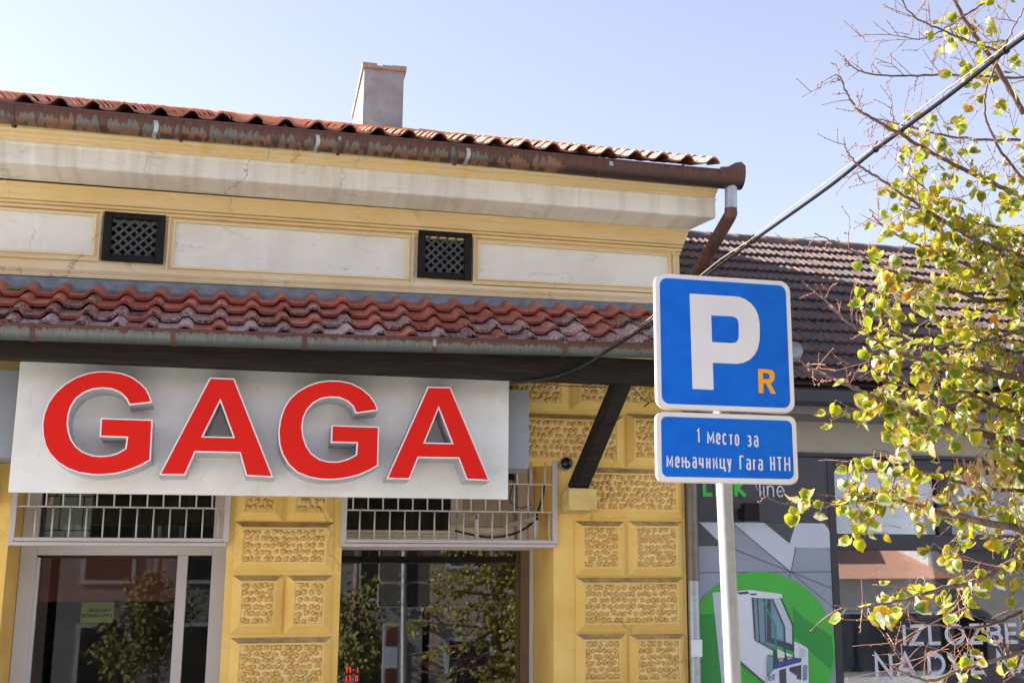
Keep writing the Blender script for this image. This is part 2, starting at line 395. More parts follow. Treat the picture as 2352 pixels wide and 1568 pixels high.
class MB:
    def __init__(s): s.v = []; s.f = []; s.mi = []; s.k = 0
    def mat(s, i): s.k = i; return s
    def add(s, vs, fs):
        b = len(s.v); s.v += [tuple(v) for v in vs]
        for f in fs: s.f.append([b + i for i in f]); s.mi.append(s.k)
        return s
    def box(s, x0, x1, y0, y1, z0, z1):
        vs = [(x, y, z) for z in (z0, z1) for y in (y0, y1) for x in (x0, x1)]
        return s.add(vs, [(0, 2, 3, 1), (4, 5, 7, 6), (0, 1, 5, 4), (2, 6, 7, 3), (0, 4, 6, 2), (1, 3, 7, 5)])
    def cbox(s, x0, x1, y0, y1, z0, z1, c=.004):
        "box with chamfered front (-y) edges"
        vs = [(x0, y1, z0), (x1, y1, z0), (x1, y1, z1), (x0, y1, z1), (x0, y0 + c, z0), (x1, y0 + c, z0), (x1, y0 + c, z1), (x0, y0 + c, z1),
              (x0 + c, y0, z0 + c), (x1 - c, y0, z0 + c), (x1 - c, y0, z1 - c), (x0 + c, y0, z1 - c)]
        fs = [(0, 3, 2, 1)] + [(i, (i + 1) % 4, (i + 1) % 4 + 4, i + 4) for i in range(4)] + [(i + 4, (i + 1) % 4 + 4, (i + 1) % 4 + 8, i + 8) for i in range(4)] + [(8, 9, 10, 11)]
        return s.add(vs, fs)
    def bar(s, p, q, w, h, up=(0, 0, 1)):
        p = Vector(p); q = Vector(q); d = (q - p).normalized(); u = Vector(up); u = (u - d * u.dot(d)).normalized(); r = d.cross(u)
        vs = [c + r * a * w / 2 + u * b * h / 2 for c in (p, q) for a, b in ((-1, -1), (1, -1), (1, 1), (-1, 1))]
        return s.add(vs, [(0, 3, 2, 1), (4, 5, 6, 7)] + [(i, (i + 1) % 4, (i + 1) % 4 + 4, i + 4) for i in range(4)])
    def tube(s, pts, rad, n=8, caps=True):
        pts = [Vector(p) for p in pts]; N = len(pts)
        rr = rad if isinstance(rad, (list, tuple)) else [rad] * N
        t0 = (pts[1] - pts[0]).normalized(); u = t0.orthogonal().normalized(); vs = []
        for i, p in enumerate(pts):
            t = (pts[min(i + 1, N - 1)] - pts[max(i - 1, 0)]).normalized()
            u = (u - t * u.dot(t)).normalized(); w = t.cross(u)
            for k in range(n):
                a = 2 * math.pi * k / n; vs.append(p + (u * math.cos(a) + w * math.sin(a)) * rr[i])
        fs = []
        for i in range(N - 1):
            for k in range(n):
                a = i * n + k; b = i * n + (k + 1) % n; fs.append((a, b, b + n, a + n))
        if caps: fs.append(tuple(range(n - 1, -1, -1))); fs.append(tuple((N - 1) * n + k for k in range(n)))
        return s.add(vs, fs)
    def xprof(s, prof, x0, x1, dz0=0, dz1=0, mitre=0., closed=False, n=1):
        "profile of (y,z) swept along X; right end X grows by mitre*(-y)"
        vs = []; L = len(prof)
        for i in range(n + 1):
            f = i / n
            for (y, z) in prof:
                xe = x1 + mitre * (-y); vs.append((x0 + (xe - x0) * f, y, z + dz0 + (dz1 - dz0) * f))
        fs = []
        for i in range(n):
            for k in range(L if closed else L - 1):
                a = i * L + k; b = i * L + (k + 1) % L; fs.append((a, b, b + L, a + L))
        if closed: fs.append(tuple(range(L))); fs.append(tuple(n * L + k for k in range(L - 1, -1, -1)))
        return s.add(vs, fs)
    def poly(s, loops, y0, y1, cap_back=True):
        "polygon loops [(x,z)..] (outer first) in the XZ plane, front face at y0, back at y1"
        ls = [[Vector((x, z, 0)) for x, z in lp] for lp in loops]; flat = [p for l in ls for p in l]; n = len(flat)
        tr = tessellate_polygon(ls); vs = [(p.x, y0, p.y) for p in flat] + [(p.x, y1, p.y) for p in flat]; fs = []
        for a, b, c in tr:
            A, B, C_ = flat[a], flat[b], flat[c]
            if (B - A).cross(C_ - A).z < 0: b, c = c, b
            fs.append((a, b, c))
            if cap_back: fs.append((a + n, c + n, b + n))
        o = 0
        for li, l in enumerate(ls):
            m = len(l); ar = sum(l[i].x * l[(i + 1) % m].y - l[(i + 1) % m].x * l[i].y for i in range(m))
            fl = (ar > 0) == (li == 0)
            for i in range(m):
                a = o + i; b = o + (i + 1) % m
                fs.append((a, a + n, b + n, b) if fl else (a, b, b + n, a + n))
            o += m
        return s.add(vs, fs)
    def mesh(s, name, mats, smooth=False, angle=None):
        me = bpy.data.meshes.new(name); me.from_pydata(s.v, [], s.f)
        mats = mats if isinstance(mats, (list, tuple)) else [mats]
        for m in mats: me.materials.append(M[m] if isinstance(m, str) else m)
        me.polygons.foreach_set('material_index', s.mi)
        if smooth: me.polygons.foreach_set('use_smooth', [True] * len(s.f))
        me.update()
        if angle: me.set_sharp_from_angle(angle=R(angle))
        return me
    def build(s, name, mats, parent=None, smooth=False, label=None, angle=None):
        return link(name, s.mesh(name, mats, smooth, angle), parent, label)

def bez(pts, n=6):
    "Catmull-Rom through 3-D points"
    P = [Vector(p) for p in pts]; P = [P[0] * 2 - P[1]] + P + [P[-1] * 2 - P[-2]]; out = []
    for i in range(1, len(P) - 2):
        a, b, c, d = P[i - 1:i + 3]
        for k in range(n):
            t = k / n; out.append(.5 * ((2 * b) + (c - a) * t + (2 * a - 5 * b + 4 * c - d) * t * t + (3 * b - a - 3 * c + d) * t ** 3))
    out.append(P[-2]); return out

# ------------------------------------------------------------------ stroke lettering
def arc(cx, cy, rx, ry, a0, a1, n=8):
    return [(cx + rx * math.cos(R(a0 + (a1 - a0) * i / n)), cy + ry * math.sin(R(a0 + (a1 - a0) * i / n))) for i in range(n + 1)]
def stroke(mb, pts, w, y, th=.0015, closed=False):
    P = [Vector((p[0], p[1])) for p in pts]
    if closed and (P[0] - P[-1]).length < 1e-6: P = P[:-1]
    N = len(P); L = []; Rr = []
    for i in range(N):
        if closed: a = P[(i - 1) % N]; b = P[(i + 1) % N]
        else: a = P[i - 1] if i else None; b = P[i + 1] if i < N - 1 else None
        d1 = (P[i] - a).normalized() if a is not None else None; d2 = (b - P[i]).normalized() if b is not None else None
        if d1 is None: d1 = d2
        if d2 is None: d2 = d1
        n1 = Vector((-d1.y, d1.x)); n2 = Vector((-d2.y, d2.x)); mm = (n1 + n2)
        if mm.length < 1e-4: mm = n1.copy()
        mm.normalize(); k = min(1 / max(.3, mm.dot(n1)), 2.4)
        L.append(P[i] + mm * w / 2 * k); Rr.append(P[i] - mm * w / 2 * k)
    vs = [(p.x, y, p.y) for p in L] + [(p.x, y, p.y) for p in Rr] + [(p.x, y + th, p.y) for p in L] + [(p.x, y + th, p.y) for p in Rr]
    fs = []
    for i in range(N if closed else N - 1):
        j = (i + 1) % N
        fs += [(i, i + N, j + N, j), (i, j, j + 2 * N, i + 2 * N), (i + N, i + 3 * N, j + 3 * N, j + N)]
    if not closed: fs += [(0, 2 * N, 3 * N, N), (N - 1, 2 * N - 1, 4 * N - 1, 3 * N - 1)]
    mb.add(vs, fs)
x_ = .74
def O(h, w=1): return arc(w / 2, h - w * .5 * .9, w / 2, w * .45, 180, 0) + arc(w / 2, w * .45, w / 2, w * .45, 0, -180) + [(0, h - w * .45)]
def box_o(h, w, r=.22):
    r = min(r, w / 2); return arc(w - r, h - r, r, r, 0, 90, 5) + arc(r, h - r, r, r, 90, 180, 5) + arc(r, r, r, r, 180, 270, 5) + arc(w - r, r, r, r, 270, 360, 5)
def glyphs():
    G = {}
    h = x_; r = .18
    def a_(): return (.44, [(arc(.18, h - r, .18, r, 150, 90, 4) + arc(.44 - r, h - r, r, r, 90, 0, 5) + [(.44, 0)], 0), ([(.44, h * .56), (.17, h * .56)] + arc(.17, h * .56 - .19, .17, .19, 90, 270, 8) + [(.3, 0), (.44, .1)], 0)])
    G['a'] = a_()
    G['e'] = (.44, [([(0, h * .48), (.44, h * .48), (.44, h - .2)] + arc(.22, h - .2, .22, .2, 0, 180, 8) + [(0, .2)] + arc(.22, .2, .22, .2, 180, 335, 7), 0)])
    G['m'] = (.66, [([(0, 0), (0, h), (.33, .22), (.66, h), (.66, 0)], 0)])
    G['s'] = (.44, [(arc(.22, h - .2, .22, .2, 25, 180, 8) + arc(.22, .2, .22, .2, 180, 335, 8), 0)])
    G['t'] = (.48, [([(.24, 0), (.24, h)], 0), ([(0, h - .05), (.48, h - .05)], 0)])
    G['o'] = (.46, [(box_o(h, .46, .22), 1)])
    G['z'] = (.42, [(arc(.2, h - .19, .2, .19, 150, -80, 8) + [(.13, h * .52)], 0), ([(.13, h * .515), (.24, h * .515)] + arc(.21, h * .26, .21, h * .26, 80, -150, 8), 0)])
    G['nj'] = (.70, [([(0, 0), (0, h)], 0), ([(.34, 0), (.34, h)], 0), ([(0, h * .56), (.52, h * .56)] + arc(.52, h * .28, .18, h * .28, 80, -80, 6) + [(.34, .0)], 0)])
    G['ch'] = (.42, [([(.42, 0), (.42, h)], 0), ([(0, h), (0, h * .5)] + arc(.14, h * .5, .14, .13, 180, 270, 4) + [(.42, h * .5 - .13)], 0)])
    G['n'] = (.42, [([(0, 0), (0, h)], 0), ([(.42, 0), (.42, h)], 0), ([(0, h * .52), (.42, h * .52)], 0)])
    G['i'] = (.44, [([(0, h), (0, 0), (.44, h), (.44, 0)], 0)])
    G['c'] = (.52, [([(0, h), (0, .05), (.52, .05), (.52, -.2)], 0), ([(.42, 0), (.42, h)], 0)])
    G['u'] = (.46, [([(0, h), (.23, .08)], 0), ([(.46, h), (.2, -.16), (.05, -.2)], 0)])
    G['g'] = (.36, [([(0, 0), (0, h - .05), (.36, h - .05)], 0)])
    G['G'] = (.44, [([(0, 0), (0, .95), (.44, .95)], 0)])
    G['H'] = (.46, [([(0, 0), (0, 1)], 0), ([(.46, 0), (.46, 1)], 0), ([(0, .5), (.46, .5)], 0)])
    G['T'] = (.52, [([(.26, 0), (.26, 1)], 0), ([(0, .95), (.52, .95)], 0)])
    G['1'] = (.2, [([(0, .8), (.2, .95), (.2, 0)], 0)])
    return G
CYR = glyphs()
LAT = {
 'I': (.0, [([(0, 0), (0, 1)], 0)]), 'Z': (.62, [([(0, .93), (.58, .93), (0, .07), (.62, .07)], 0)]),
 'L': (.5, [([(0, 1), (0, .07), (.5, .07)], 0)]), 'O': (.86, [(arc(.43, .5, .43, .45, 0, 360, 20), 1)]),
 'B': (.6, [([(0, .07), (0, .93), (.36, .93)] + arc(.36, .725, .2, .205, 90, -90, 6) + [(0, .52)], 0), ([(.36, .515)] + arc(.38, .29, .22, .22, 90, -90, 6) + [(0, .07)], 0)]),
 'E': (.54, [([(.54, .93), (0, .93), (0, .07), (.54, .07)], 0), ([(0, .5), (.48, .5)], 0)]),
 'N': (.66, [([(0, 0), (0, .98), (.66, .02), (.66, 1)], 0)]),
 'A': (.78, [([(0, 0), (.39, .97), (.78, 0)], 0), ([(.13, .28), (.65, .28)], 0)]),
 'D': (.7, [([(0, .07), (0, .93), (.3, .93)] + arc(.3, .5, .4, .43, 90, -90, 10) + [(0, .07)], 0)]),
 'V': (.78, [([(0, 1), (.39, .03), (.78, 1)], 0)]),
 'K': (.56, [([(0, 0), (0, 1)], 0), ([(.56, 1), (.08, .5), (.58, 0)], 0)]),
 'l': (.0, [([(0, 0), (0, 1)], 0)]), 'i': (.0, [([(0, 0), (0, .7)], 0), ([(0, .84), (0, .96)], 0)]),
 'n': (.42, [([(0, 0), (0, .72)], 0), ([(0, .5)] + arc(.21, .5, .21, .2, 180, 0, 7) + [(.42, 0)], 0)]),
 'e': (.46, [([(.02, .36), (.46, .36)] + arc(.23, .36, .23, .33, 0, 320, 14), 0)]),
}
def write(mb, word, font, x0, z0, H, w, y, gap=.2, sx=1.0, slope=0.):
    x = x0; k = 0
    for ch in word:
        if ch == ' ': x += H * .42 * sx; continue
        wd, st = font[ch]
        for pts, cl in st:
            k += 1; stroke(mb, [(x + px * H * sx, z0 + pz * H + slope * (x - x0)) for px, pz in pts], w, y - .0004 * (k % 4), closed=bool(cl))
        x += (wd * sx + gap) * H
    return x
def inset(loop, d):
    P = [Vector((a, b)) for a, b in loop]; n = len(P); ar = sum(P[i].x * P[(i + 1) % n].y - P[(i + 1) % n].x * P[i].y for i in range(n)); s = 1 if ar > 0 else -1
    out = []
    for i in range(n):
        d1 = (P[i] - P[i - 1]).normalized(); d2 = (P[(i + 1) % n] - P[i]).normalized()
        n1 = Vector((-d1.y, d1.x)) * s; n2 = Vector((-d2.y, d2.x)) * s; m = (n1 + n2).normalized(); k = min(1 / max(.35, m.dot(n1)), 2.6)
        q = P[i] + m * d * k; out.append((q.x, q.y))
    return out
def rrect(x0, x1, z0, z1, r, n=5):
    return [(x0 + r + r * math.cos(a), z0 + r + r * math.sin(a)) for a in [math.pi + i * math.pi / 2 / n for i in range(n + 1)]] + \
           [(x1 - r + r * math.cos(a), z0 + r + r * math.sin(a)) for a in [1.5 * math.pi + i * math.pi / 2 / n for i in range(n + 1)]] + \
           [(x1 - r + r * math.cos(a), z1 - r + r * math.sin(a)) for a in [i * math.pi / 2 / n for i in range(n + 1)]] + \
           [(x0 + r + r * math.cos(a), z1 - r + r * math.sin(a)) for a in [.5 * math.pi + i * math.pi / 2 / n for i in range(n + 1)]]

# ================================================================== GROUND
def structure(name, mb, m): o = mb.build(name, m); o['kind'] = 'structure'; return o
structure('ground', MB().box(-80, 80, -80, 80, -.5, -.004), 'asphalt')
structure('street', MB().box(-80, 80, -18.5, -8.6, -.003, .0), 'asphalt')
structure('pavement', MB().box(-80, 80, -8.6, -.001, 0, .12), 'pavement')
structure('opposite_pavement', MB().box(-80, 80, -22, -18.5, 0, .12), 'pavement')
kb = MB()
for i in range(60): kb.box(-30 + i, -29.02 + i, -8.75, -8.602, 0, .13)
structure('kerb', kb, 'pavement')

# ================================================================== YELLOW HOUSE
WX = 3.765                                        # right corner of the house
XL = -7.5
house = thing('yellow_house', 'low yellow house with white cornice, pebbled plaster blocks and tiled roof', 'house', (0, .4, 0))
OL, OR_ = (-1.70, -.10), (.80, 2.575); ZT = 3.30
w = MB()
w.box(XL, OL[0], 0, .95, .02, ZT); w.box(OL[1], OR_[0], 0, .95, .02, ZT); w.box(OR_[1], WX, 0, .95, .02, ZT); w.box(OR_[0], OR_[1], 0, .95, .02, .7)
# upper wall, left open at the two attic vents
def vent_rect(u0, v0, u1, v1): a = at(u0, v0, -.02); b = at(u1, v1, -.02); return a.x, b.x, b.z, a.z
V1 = vent_rect(241, 487, 374, 606); V2 = vent_rect(961, 528, 1082, 644)
xs = [XL, V1[0] + .05, V1[1] - .05, V2[0] + .05, V2[1] - .05, WX]
w.box(XL, WX, 0, .95, ZT, 4.60)
w_low = w; w = MB(); w.box(XL, WX, 0, .95, 4.60, 4.72)
for i in (0, 2, 4): w.box(xs[i], xs[i + 1], 0, .95, 4.72, 5.85)
for i, V in ((1, V1), (3, V2)):
    w.box(xs[i], xs[i + 1], 0, .95, 4.72, V[2] + .05); w.box(xs[i], xs[i + 1], 0, .95, V[3] - .05, 5.85)
    w.box(xs[i], xs[i + 1], .5, .95, V[2] + .05, V[3] - .05)
w.build('frieze', 'cream', house); w = w_low
w.box(WX - .4, WX, .95, 8, .02, 5.85); w.box(XL, XL + .4, .95, 8, .02, 5.85); w.box(XL, WX, 8, 8.4, .02, 5.85)
w.build('wall', 'yellow', house)
MB().add([(WX - .2, -.0, 5.85), (WX - .2, 6.6, 5.85), (WX - .2, 3.1, 7.2)], [(0, 1, 2)]).add([(WX - .002, -.0, 5.85), (WX - .002, 6.6, 5.85), (WX - .002, 3.1, 7.2)], [(0, 1, 2)]).build('gable', 'yellow', house)
# door/window alcove splay strip seen at the left and right jambs comes from the wall thickness itself
# rustic blocks -------------------------------------------------------------
def block(x0, x1, z0, z1, seed, parent=house):
    b = .062; pr = .058; rim = .014
    m = MB(); y0, y1 = -.001, -pr
    ox = [(x0, z0), (x1, z0), (x1, z1), (x0, z1)]; ix = [(x0 + b, z0 + b), (x1 - b, z0 + b), (x1 - b, z1 - b * .72), (x0 + b, z1 - b * .72)]
    vs = [(x, y0, z) for x, z in ox] + [(x, y0 - .012, z) for x, z in ox] + [(x, y1, z) for x, z in ix]
    c2 = [(ix[0][0] + rim, ix[0][1] + rim), (ix[1][0] - rim, ix[1][1] + rim), (ix[2][0] - rim, ix[2][1] - rim), (ix[3][0] + rim, ix[3][1] - rim)]
    vs += [(x, y1, z) for x, z in c2] + [(x, y1 + .012, z) for x, z in c2]
    fs = []
    for L in range(4):
        for i in range(4): fs.append((L * 4 + i, L * 4 + (i + 1) % 4, L * 4 + 4 + (i + 1) % 4, L * 4 + 4 + i))
    fs.append((16, 17, 18, 19))
    m.add(vs, fs); fr = m.build('rustic_block', 'yellow', parent)
    # pebbled face : height field of cobble-like lumps
    ax0, az0 = c2[0]; ax1, az1 = c2[2]; W_, H_ = ax1 - ax0, az1 - az0
    st = .006; nx = max(4, int(W_ / st)); nz = max(4, int(H_ / st))
    pitch = .052; rg = np.random.RandomState(seed); pts = []
    nr = max(2, int(round(H_ / (pitch * .98))))
    for j in range(nr):
        nc = max(2, int(round(W_ / pitch)))
        for i in range(nc):
            px = (i + .5 + (.25 if j % 2 else -.25)) / nc * W_ + rg.uniform(-.010, .010); pz = (j + .5) / nr * H_ + rg.uniform(-.008, .008)
            pts.append((min(max(px, .022), W_ - .022), min(max(pz, .02), H_ - .02), rg.uniform(.0165, .0215), rg.uniform(.85, 1.18), rg.uniform(0, 3.14), rg.uniform(.75, 1.2)))
    P_ = np.array(pts); X, Z = np.meshgrid(np.linspace(0, W_, nx + 1), np.linspace(0, H_, nz + 1))
    dx = X[..., None] - P_[:, 0]; dz = Z[..., None] - P_[:, 1]; ca, sa = np.cos(P_[:, 4]), np.sin(P_[:, 4])
    u = (dx * ca + dz * sa) * P_[:, 3]; v = (-dx * sa + dz * ca) / P_[:, 3]
    ang = np.arctan2(v, u); wob = 1 + .09 * np.sin(ang * 3 + P_[:, 4] * 5) + .05 * np.sin(ang * 5 + P_[:, 0] * 400)
    q = np.sqrt(u * u + v * v) / (P_[:, 2] * wob)
    lump = np.where(q < 1, np.sqrt(np.clip(1 - q ** 2.2, 0, 1)), 0) * P_[:, 5]
    k = lump.max(-1); qm = q.min(-1)
    hgt = k * .027 + np.where(qm > 1, np.clip((qm - 1.0) * .02, 0, .006), 0)
    hgt += rg.uniform(-.0008, .0008, hgt.shape)
    edge = np.minimum.reduce([X, W_ - X, Z, H_ - Z]); f = np.clip(edge / .006, 0, 1); hgt *= f; k = k * f
    vs = [(ax0 + X[j, i], y1 + .011 - hgt[j, i], az0 + Z[j, i]) for j in range(nz + 1) for i in range(nx + 1)]
    fs = [(j * (nx + 1) + i, j * (nx + 1) + i + 1, (j + 1) * (nx + 1) + i + 1, (j + 1) * (nx + 1) + i) for j in range(nz) for i in range(nx)]
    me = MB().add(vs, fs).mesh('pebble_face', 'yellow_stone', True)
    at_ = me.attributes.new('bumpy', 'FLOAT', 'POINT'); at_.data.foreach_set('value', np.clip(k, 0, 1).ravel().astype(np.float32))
    pebble_shade = np.clip(1 - np.abs(qm - 1.04) / .16, 0, 1) * f  # mask of the painted shadow at the foot of the pebbles
    me.attributes.new('ring', 'FLOAT', 'POINT').data.foreach_set('value', pebble_shade.ravel().astype(np.float32))
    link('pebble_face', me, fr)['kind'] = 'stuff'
BL = [(542, 1085, 651, 1196), (660, 1085, 768, 1196), (537, 1199, 766, 1312), (531, 1321, 649, 1454), (654, 1321, 762, 1454), (526, 1463, 760, 1588),
      (1150, 836, 1305, 944), (1313, 836, 1561, 944), (1190, 953, 1431, 1072), (1438, 953, 1563, 1072), (1335, 1077, 1566, 1190), (1320, 1197, 1434, 1322), (1441, 1197, 1567, 1322),
      (1322, 1326, 1569, 1450), (1322, 1455, 1438, 1580), (1444, 1455, 1574, 1580)]
for i, (u0, v0, u1, v1) in enumerate(BL):
    c = at((u0 + u1) / 2, v0, 0), at((u0 + u1) / 2, v1, 0); a = at(u0, (v0 + v1) / 2, 0).x; b = at(u1, (v0 + v1) / 2, 0).x
    block(a, min(b, WX - .004), c[1].z, c[0].z, i)
# courses continue below the picture
# frieze, mouldings and cornice ----------------------------------------------
lz0, lz1 = -.145, 0.0    # the lower string course droops to the left; offsets at XL and at WX
MB().xprof([(y_ * 1.5, 4.715 + (z_ - 4.6) * .62) for y_, z_ in [(-.001, 4.60), (-.055, 4.60), (-.06, 4.625), (-.05, 4.645), (-.062, 4.668), (-.066, 4.69), (-.045, 4.712), (-.03, 4.715), (-.03, 4.745), (-.018, 4.75), (-.018, 4.775), (-.001, 4.785)]], XL, WX, lz0, lz1, mitre=.35, n=24).build('string_course', 'cream', house, True, angle=35)
def bw(x): return (x - WX) / (WX - XL) * .115
cor = [(-.001, 5.212), (-.020, 5.215), (-.022, 5.232), (-.014, 5.237), (-.040, 5.243), (-.044, 5.262), (-.030, 5.267), (-.060, 5.273), (-.064, 5.288), (-.052, 5.292), (-.078, 5.298), (-.085, 5.31), (-.105, 5.335), (-.118, 5.36), (-.135, 5.372), (-.138, 5.39), (-.155, 5.398), (-.16, 5.412)]
MB().xprof(cor, XL, WX, -.03, 0, mitre=.33, n=20).build('cove_moulding', 'yellow_cove', house, True, angle=30)
fas = [(-.16, 5.412), (-.545, 5.412), (-.56, 5.420), (-.562, 5.565), (-.575, 5.572), (-.578, 5.590)]
f = MB().xprof(fas, XL, WX, 0, 0, mitre=.30, n=1)
f.add([(WX + .30 * .562, -.562, 5.42), (WX + .30 * .562, -.562, 5.575), (WX + .02, -.02, 5.575), (WX + .02, -.02, 5.42)], [(0, 1, 2, 3)])
f.build('cornice', 'white_fascia', house)
MB().xprof([(-.575, 5.592), (-.60, 5.600), (-.605, 5.625), (-.625, 5.632), (-.632, 5.655), (-.655, 5.665), (-.66, 5.70), (-.64, 5.72), (-.1, 5.735)], XL, WX + .0, 0, 0, mitre=.27, n=1).build('crown_moulding', 'yellow_crown', house, True, angle=30)
MB().box(WX + .01, WX + .16, -.56, -.02, 5.595, 5.73).build('cornice_end', 'yellow_mould', house)
# white recessed panels with moulded yellow frames
for k, (u0, v0, u1, v1) in enumerate(((-420, 455, 216, 581), (401, 520, 934, 626), (1101, 559, 1534, 650))):
    a = at(u0, (v0 + v1) / 2, 0).x; b = at(u1, (v0 + v1) / 2, 0).x; zt = at((max(u0, 0) + u1) / 2, v0 + (4 if k else -2), 0).z; zb = at((max(u0, 0) + u1) / 2, v1, 0).z
    zt = 5.19; tl, tr = bw(a) * .0, bw(b) * .0; zbl, zbr = zb + bw(a) * .35, zb + bw(b) * .35 + .01
    zbl = zb - .012; zbr = zb + .012
    m = MB()
    def ring(o, y): return [(a - o, y, zbl - o), (b + o, y, zbr - o), (b + o, y, zt + o), (a - o, y, zt + o)]
    R_ = [ring(.062, -.0005), ring(.060, -.030), ring(.046, -.036), ring(.040, -.010), ring(.024, -.014), ring(.018, -.034), ring(.003, -.028), ring(0, -.003)]
    vs = [p for r_ in R_ for p in r_]; fs = [(L * 4 + i, L * 4 + (i + 1) % 4, L * 4 + 4 + (i + 1) % 4, L * 4 + 4 + i) for L in range(len(R_) - 1) for i in range(4)]
    m.add(vs, fs); fr = m.build('panel_frame', 'cream', house)
    MB().add([(a, -.003, zbl), (b, -.003, zbr), (b, -.003, zt), (a, -.003, zt)], [(0, 1, 2, 3)]).build('white_panel', 'white_panel', fr)
# attic vents
for V in (V1, V2):
    x0, x1, z0, z1 = V; fw = (x1 - x0) * .135
    m = MB()
    m.cbox(x0, x0 + fw, -.05, .0, z0, z1); m.cbox(x1 - fw, x1, -.05, .0, z0, z1); m.cbox(x0 + fw, x1 - fw, -.048, .0, z0, z0 + fw * .8); m.cbox(x0 + fw, x1 - fw, -.048, .0, z1 - fw * .8, z1)
    fr = m.build('attic_vent', 'black_metal', house); MB().box(x0 + .02, x1 - .02, .10, .12, z0 + .02, z1 - .02).build('recess_shade_sheet', 'hollow_shade', fr)  # near-black sheet added behind the lattice in place of real attic shade
    xa, xb, za, zb = x0 + fw, x1 - fw, z0 + fw * .8, z1 - fw * .8; W_, H_ = xb - xa, zb - za
    for sgn in (1, -1):
        for k in range(-6, 12):
            c = k * W_ / 4.6
            # line: x = xa + c + s ; z = za + s (or mirrored)
            s0, s1 = max(0, -c), min(H_, W_ - c)
            if s1 - s0 < .02: continue
            p = Vector((xa + c + s0, -.004 - .012 * (sgn > 0), za + s0)); q = Vector((xa + c + s1, -.004 - .012 * (sgn > 0), za + s1))
            if sgn < 0: p.x = xa + xb - p.x; q.x = xa + xb - q.x
            MB().bar(p, q, .004, .017, up=(sgn * -1, 0, 1)).build('lattice_bar', simple_lat if False else 'grille_dark', fr) if 'grille_dark' in M else None
M['grille_dark'] = simple('grey_green_lattice', (.07, .08, .078), .5, .2, .2)
for o in [o for o in house.children if o.name.startswith('attic_vent')]:
    V = V1 if abs(min(v.co.x for v in o.data.vertices) - V1[0]) < .01 else V2
    x0, x1, z0, z1 = V; fw = (x1 - x0) * .135; xa, xb, za, zb = x0 + fw, x1 - fw, z0 + fw * .8, z1 - fw * .8; W_, H_ = xb - xa, zb - za
    for sgn in (1, -1):
        for k in range(-6, 12):
            c = (k + .35) * W_ / 4.4; s0, s1 = max(0, -c), min(H_, W_ - c)
            if s1 - s0 < .02: continue
            yy = -.010 - .010 * (sgn > 0)
            p = Vector((xa + c + s0, yy, za + s0)); q = Vector((xa + c + s1, yy, za + s1))
            if sgn < 0: p.x = xa + xb - p.x; q.x = xa + xb - q.x
            MB().bar(p, q, .006, .018, up=(-sgn, 0, 1)).build('lattice_bar', 'grille_dark', o)
# corbels
def corbel(x0, x1, z0, z1):
    m = MB(); n = 14; vs = []; fs = []
    y1 = -.30
    m.box(x0, x1, y1, -.001, z0, z1); o = m.build('corbel', 'rough_yellow', house)
    bv = o.modifiers.new('b', 'BEVEL'); bv.width = .008; bv.segments = 2
ca = at(1307, 1120, -.3); cb = at(1372, 1171, -.3)
corbel(ca.x, cb.x, cb.z, ca.z)
corbel(-2.06, -1.79, cb.z, ca.z)

# roofs ---------------------------------------------------------------------
def tile_mesh(name, prof, L=.36, th=.016, tilt=.024, mat='tile_red', mid=1, lipattr=False, seed=0):
    rg = random.Random(seed); n = len(prof); vs = []
    rows = [(0, tilt)] + [(L * (i + 1) / (mid + 1), tilt * (1 - (i + 1) / (mid + 1))) for i in range(mid + 1)]
    j = [rg.uniform(-.0015, .0015) for _ in prof]
    for (s, z) in rows:
        for i, (px, pz) in enumerate(prof): vs.append((px, s, pz + z + j[i]))
    for (s, z) in (rows[0], rows[-1]):
        for i, (px, pz) in enumerate(prof): vs.append((px, s + (.003 if s == 0 else 0), pz + z - th + j[i]))
    fs = []; K = len(rows)
    for r in range(K - 1):
        for i in range(n - 1): a = r * n + i; fs.append((a, a + 1, a + n + 1, a + n))
    b0 = K * n; b1 = (K + 1) * n
    for i in range(n - 1):
        fs.append((b0 + i, b0 + i + 1, i + 1, i)); fs.append((b0 + i + 1, b0 + i, b1 + i, b1 + i + 1))
    fs.append((0, (K - 1) * n, b1, b0)); fs.append((n - 1, b0 + n - 1, b1 + n - 1, K * n - 1))
    me = MB().add(vs, fs).mesh(name, mat, True, 40)
    if lipattr:
        a = me.attributes.new('lip', 'FLOAT', 'POINT'); a.data.foreach_set('value', [1.0 if (i < n or b0 <= i < b1) else 0.0 for i in range(len(vs))])
    return me
P1 = [(0, .010), (.03, .001), (.085, 0), (.115, .006), (.140, .026), (.160, .046), (.182, .055), (.205, .050), (.226, .034), (.245, .012)]
P2 = [(0, .012), (.015, .0), (.045, .0), (.062, .013), (.080, .013), (.095, .0), (.125, .0), (.142, .013), (.160, .013), (.175, .0), (.20, .0), (.215, .016), (.235, .016), (.248, .006)]
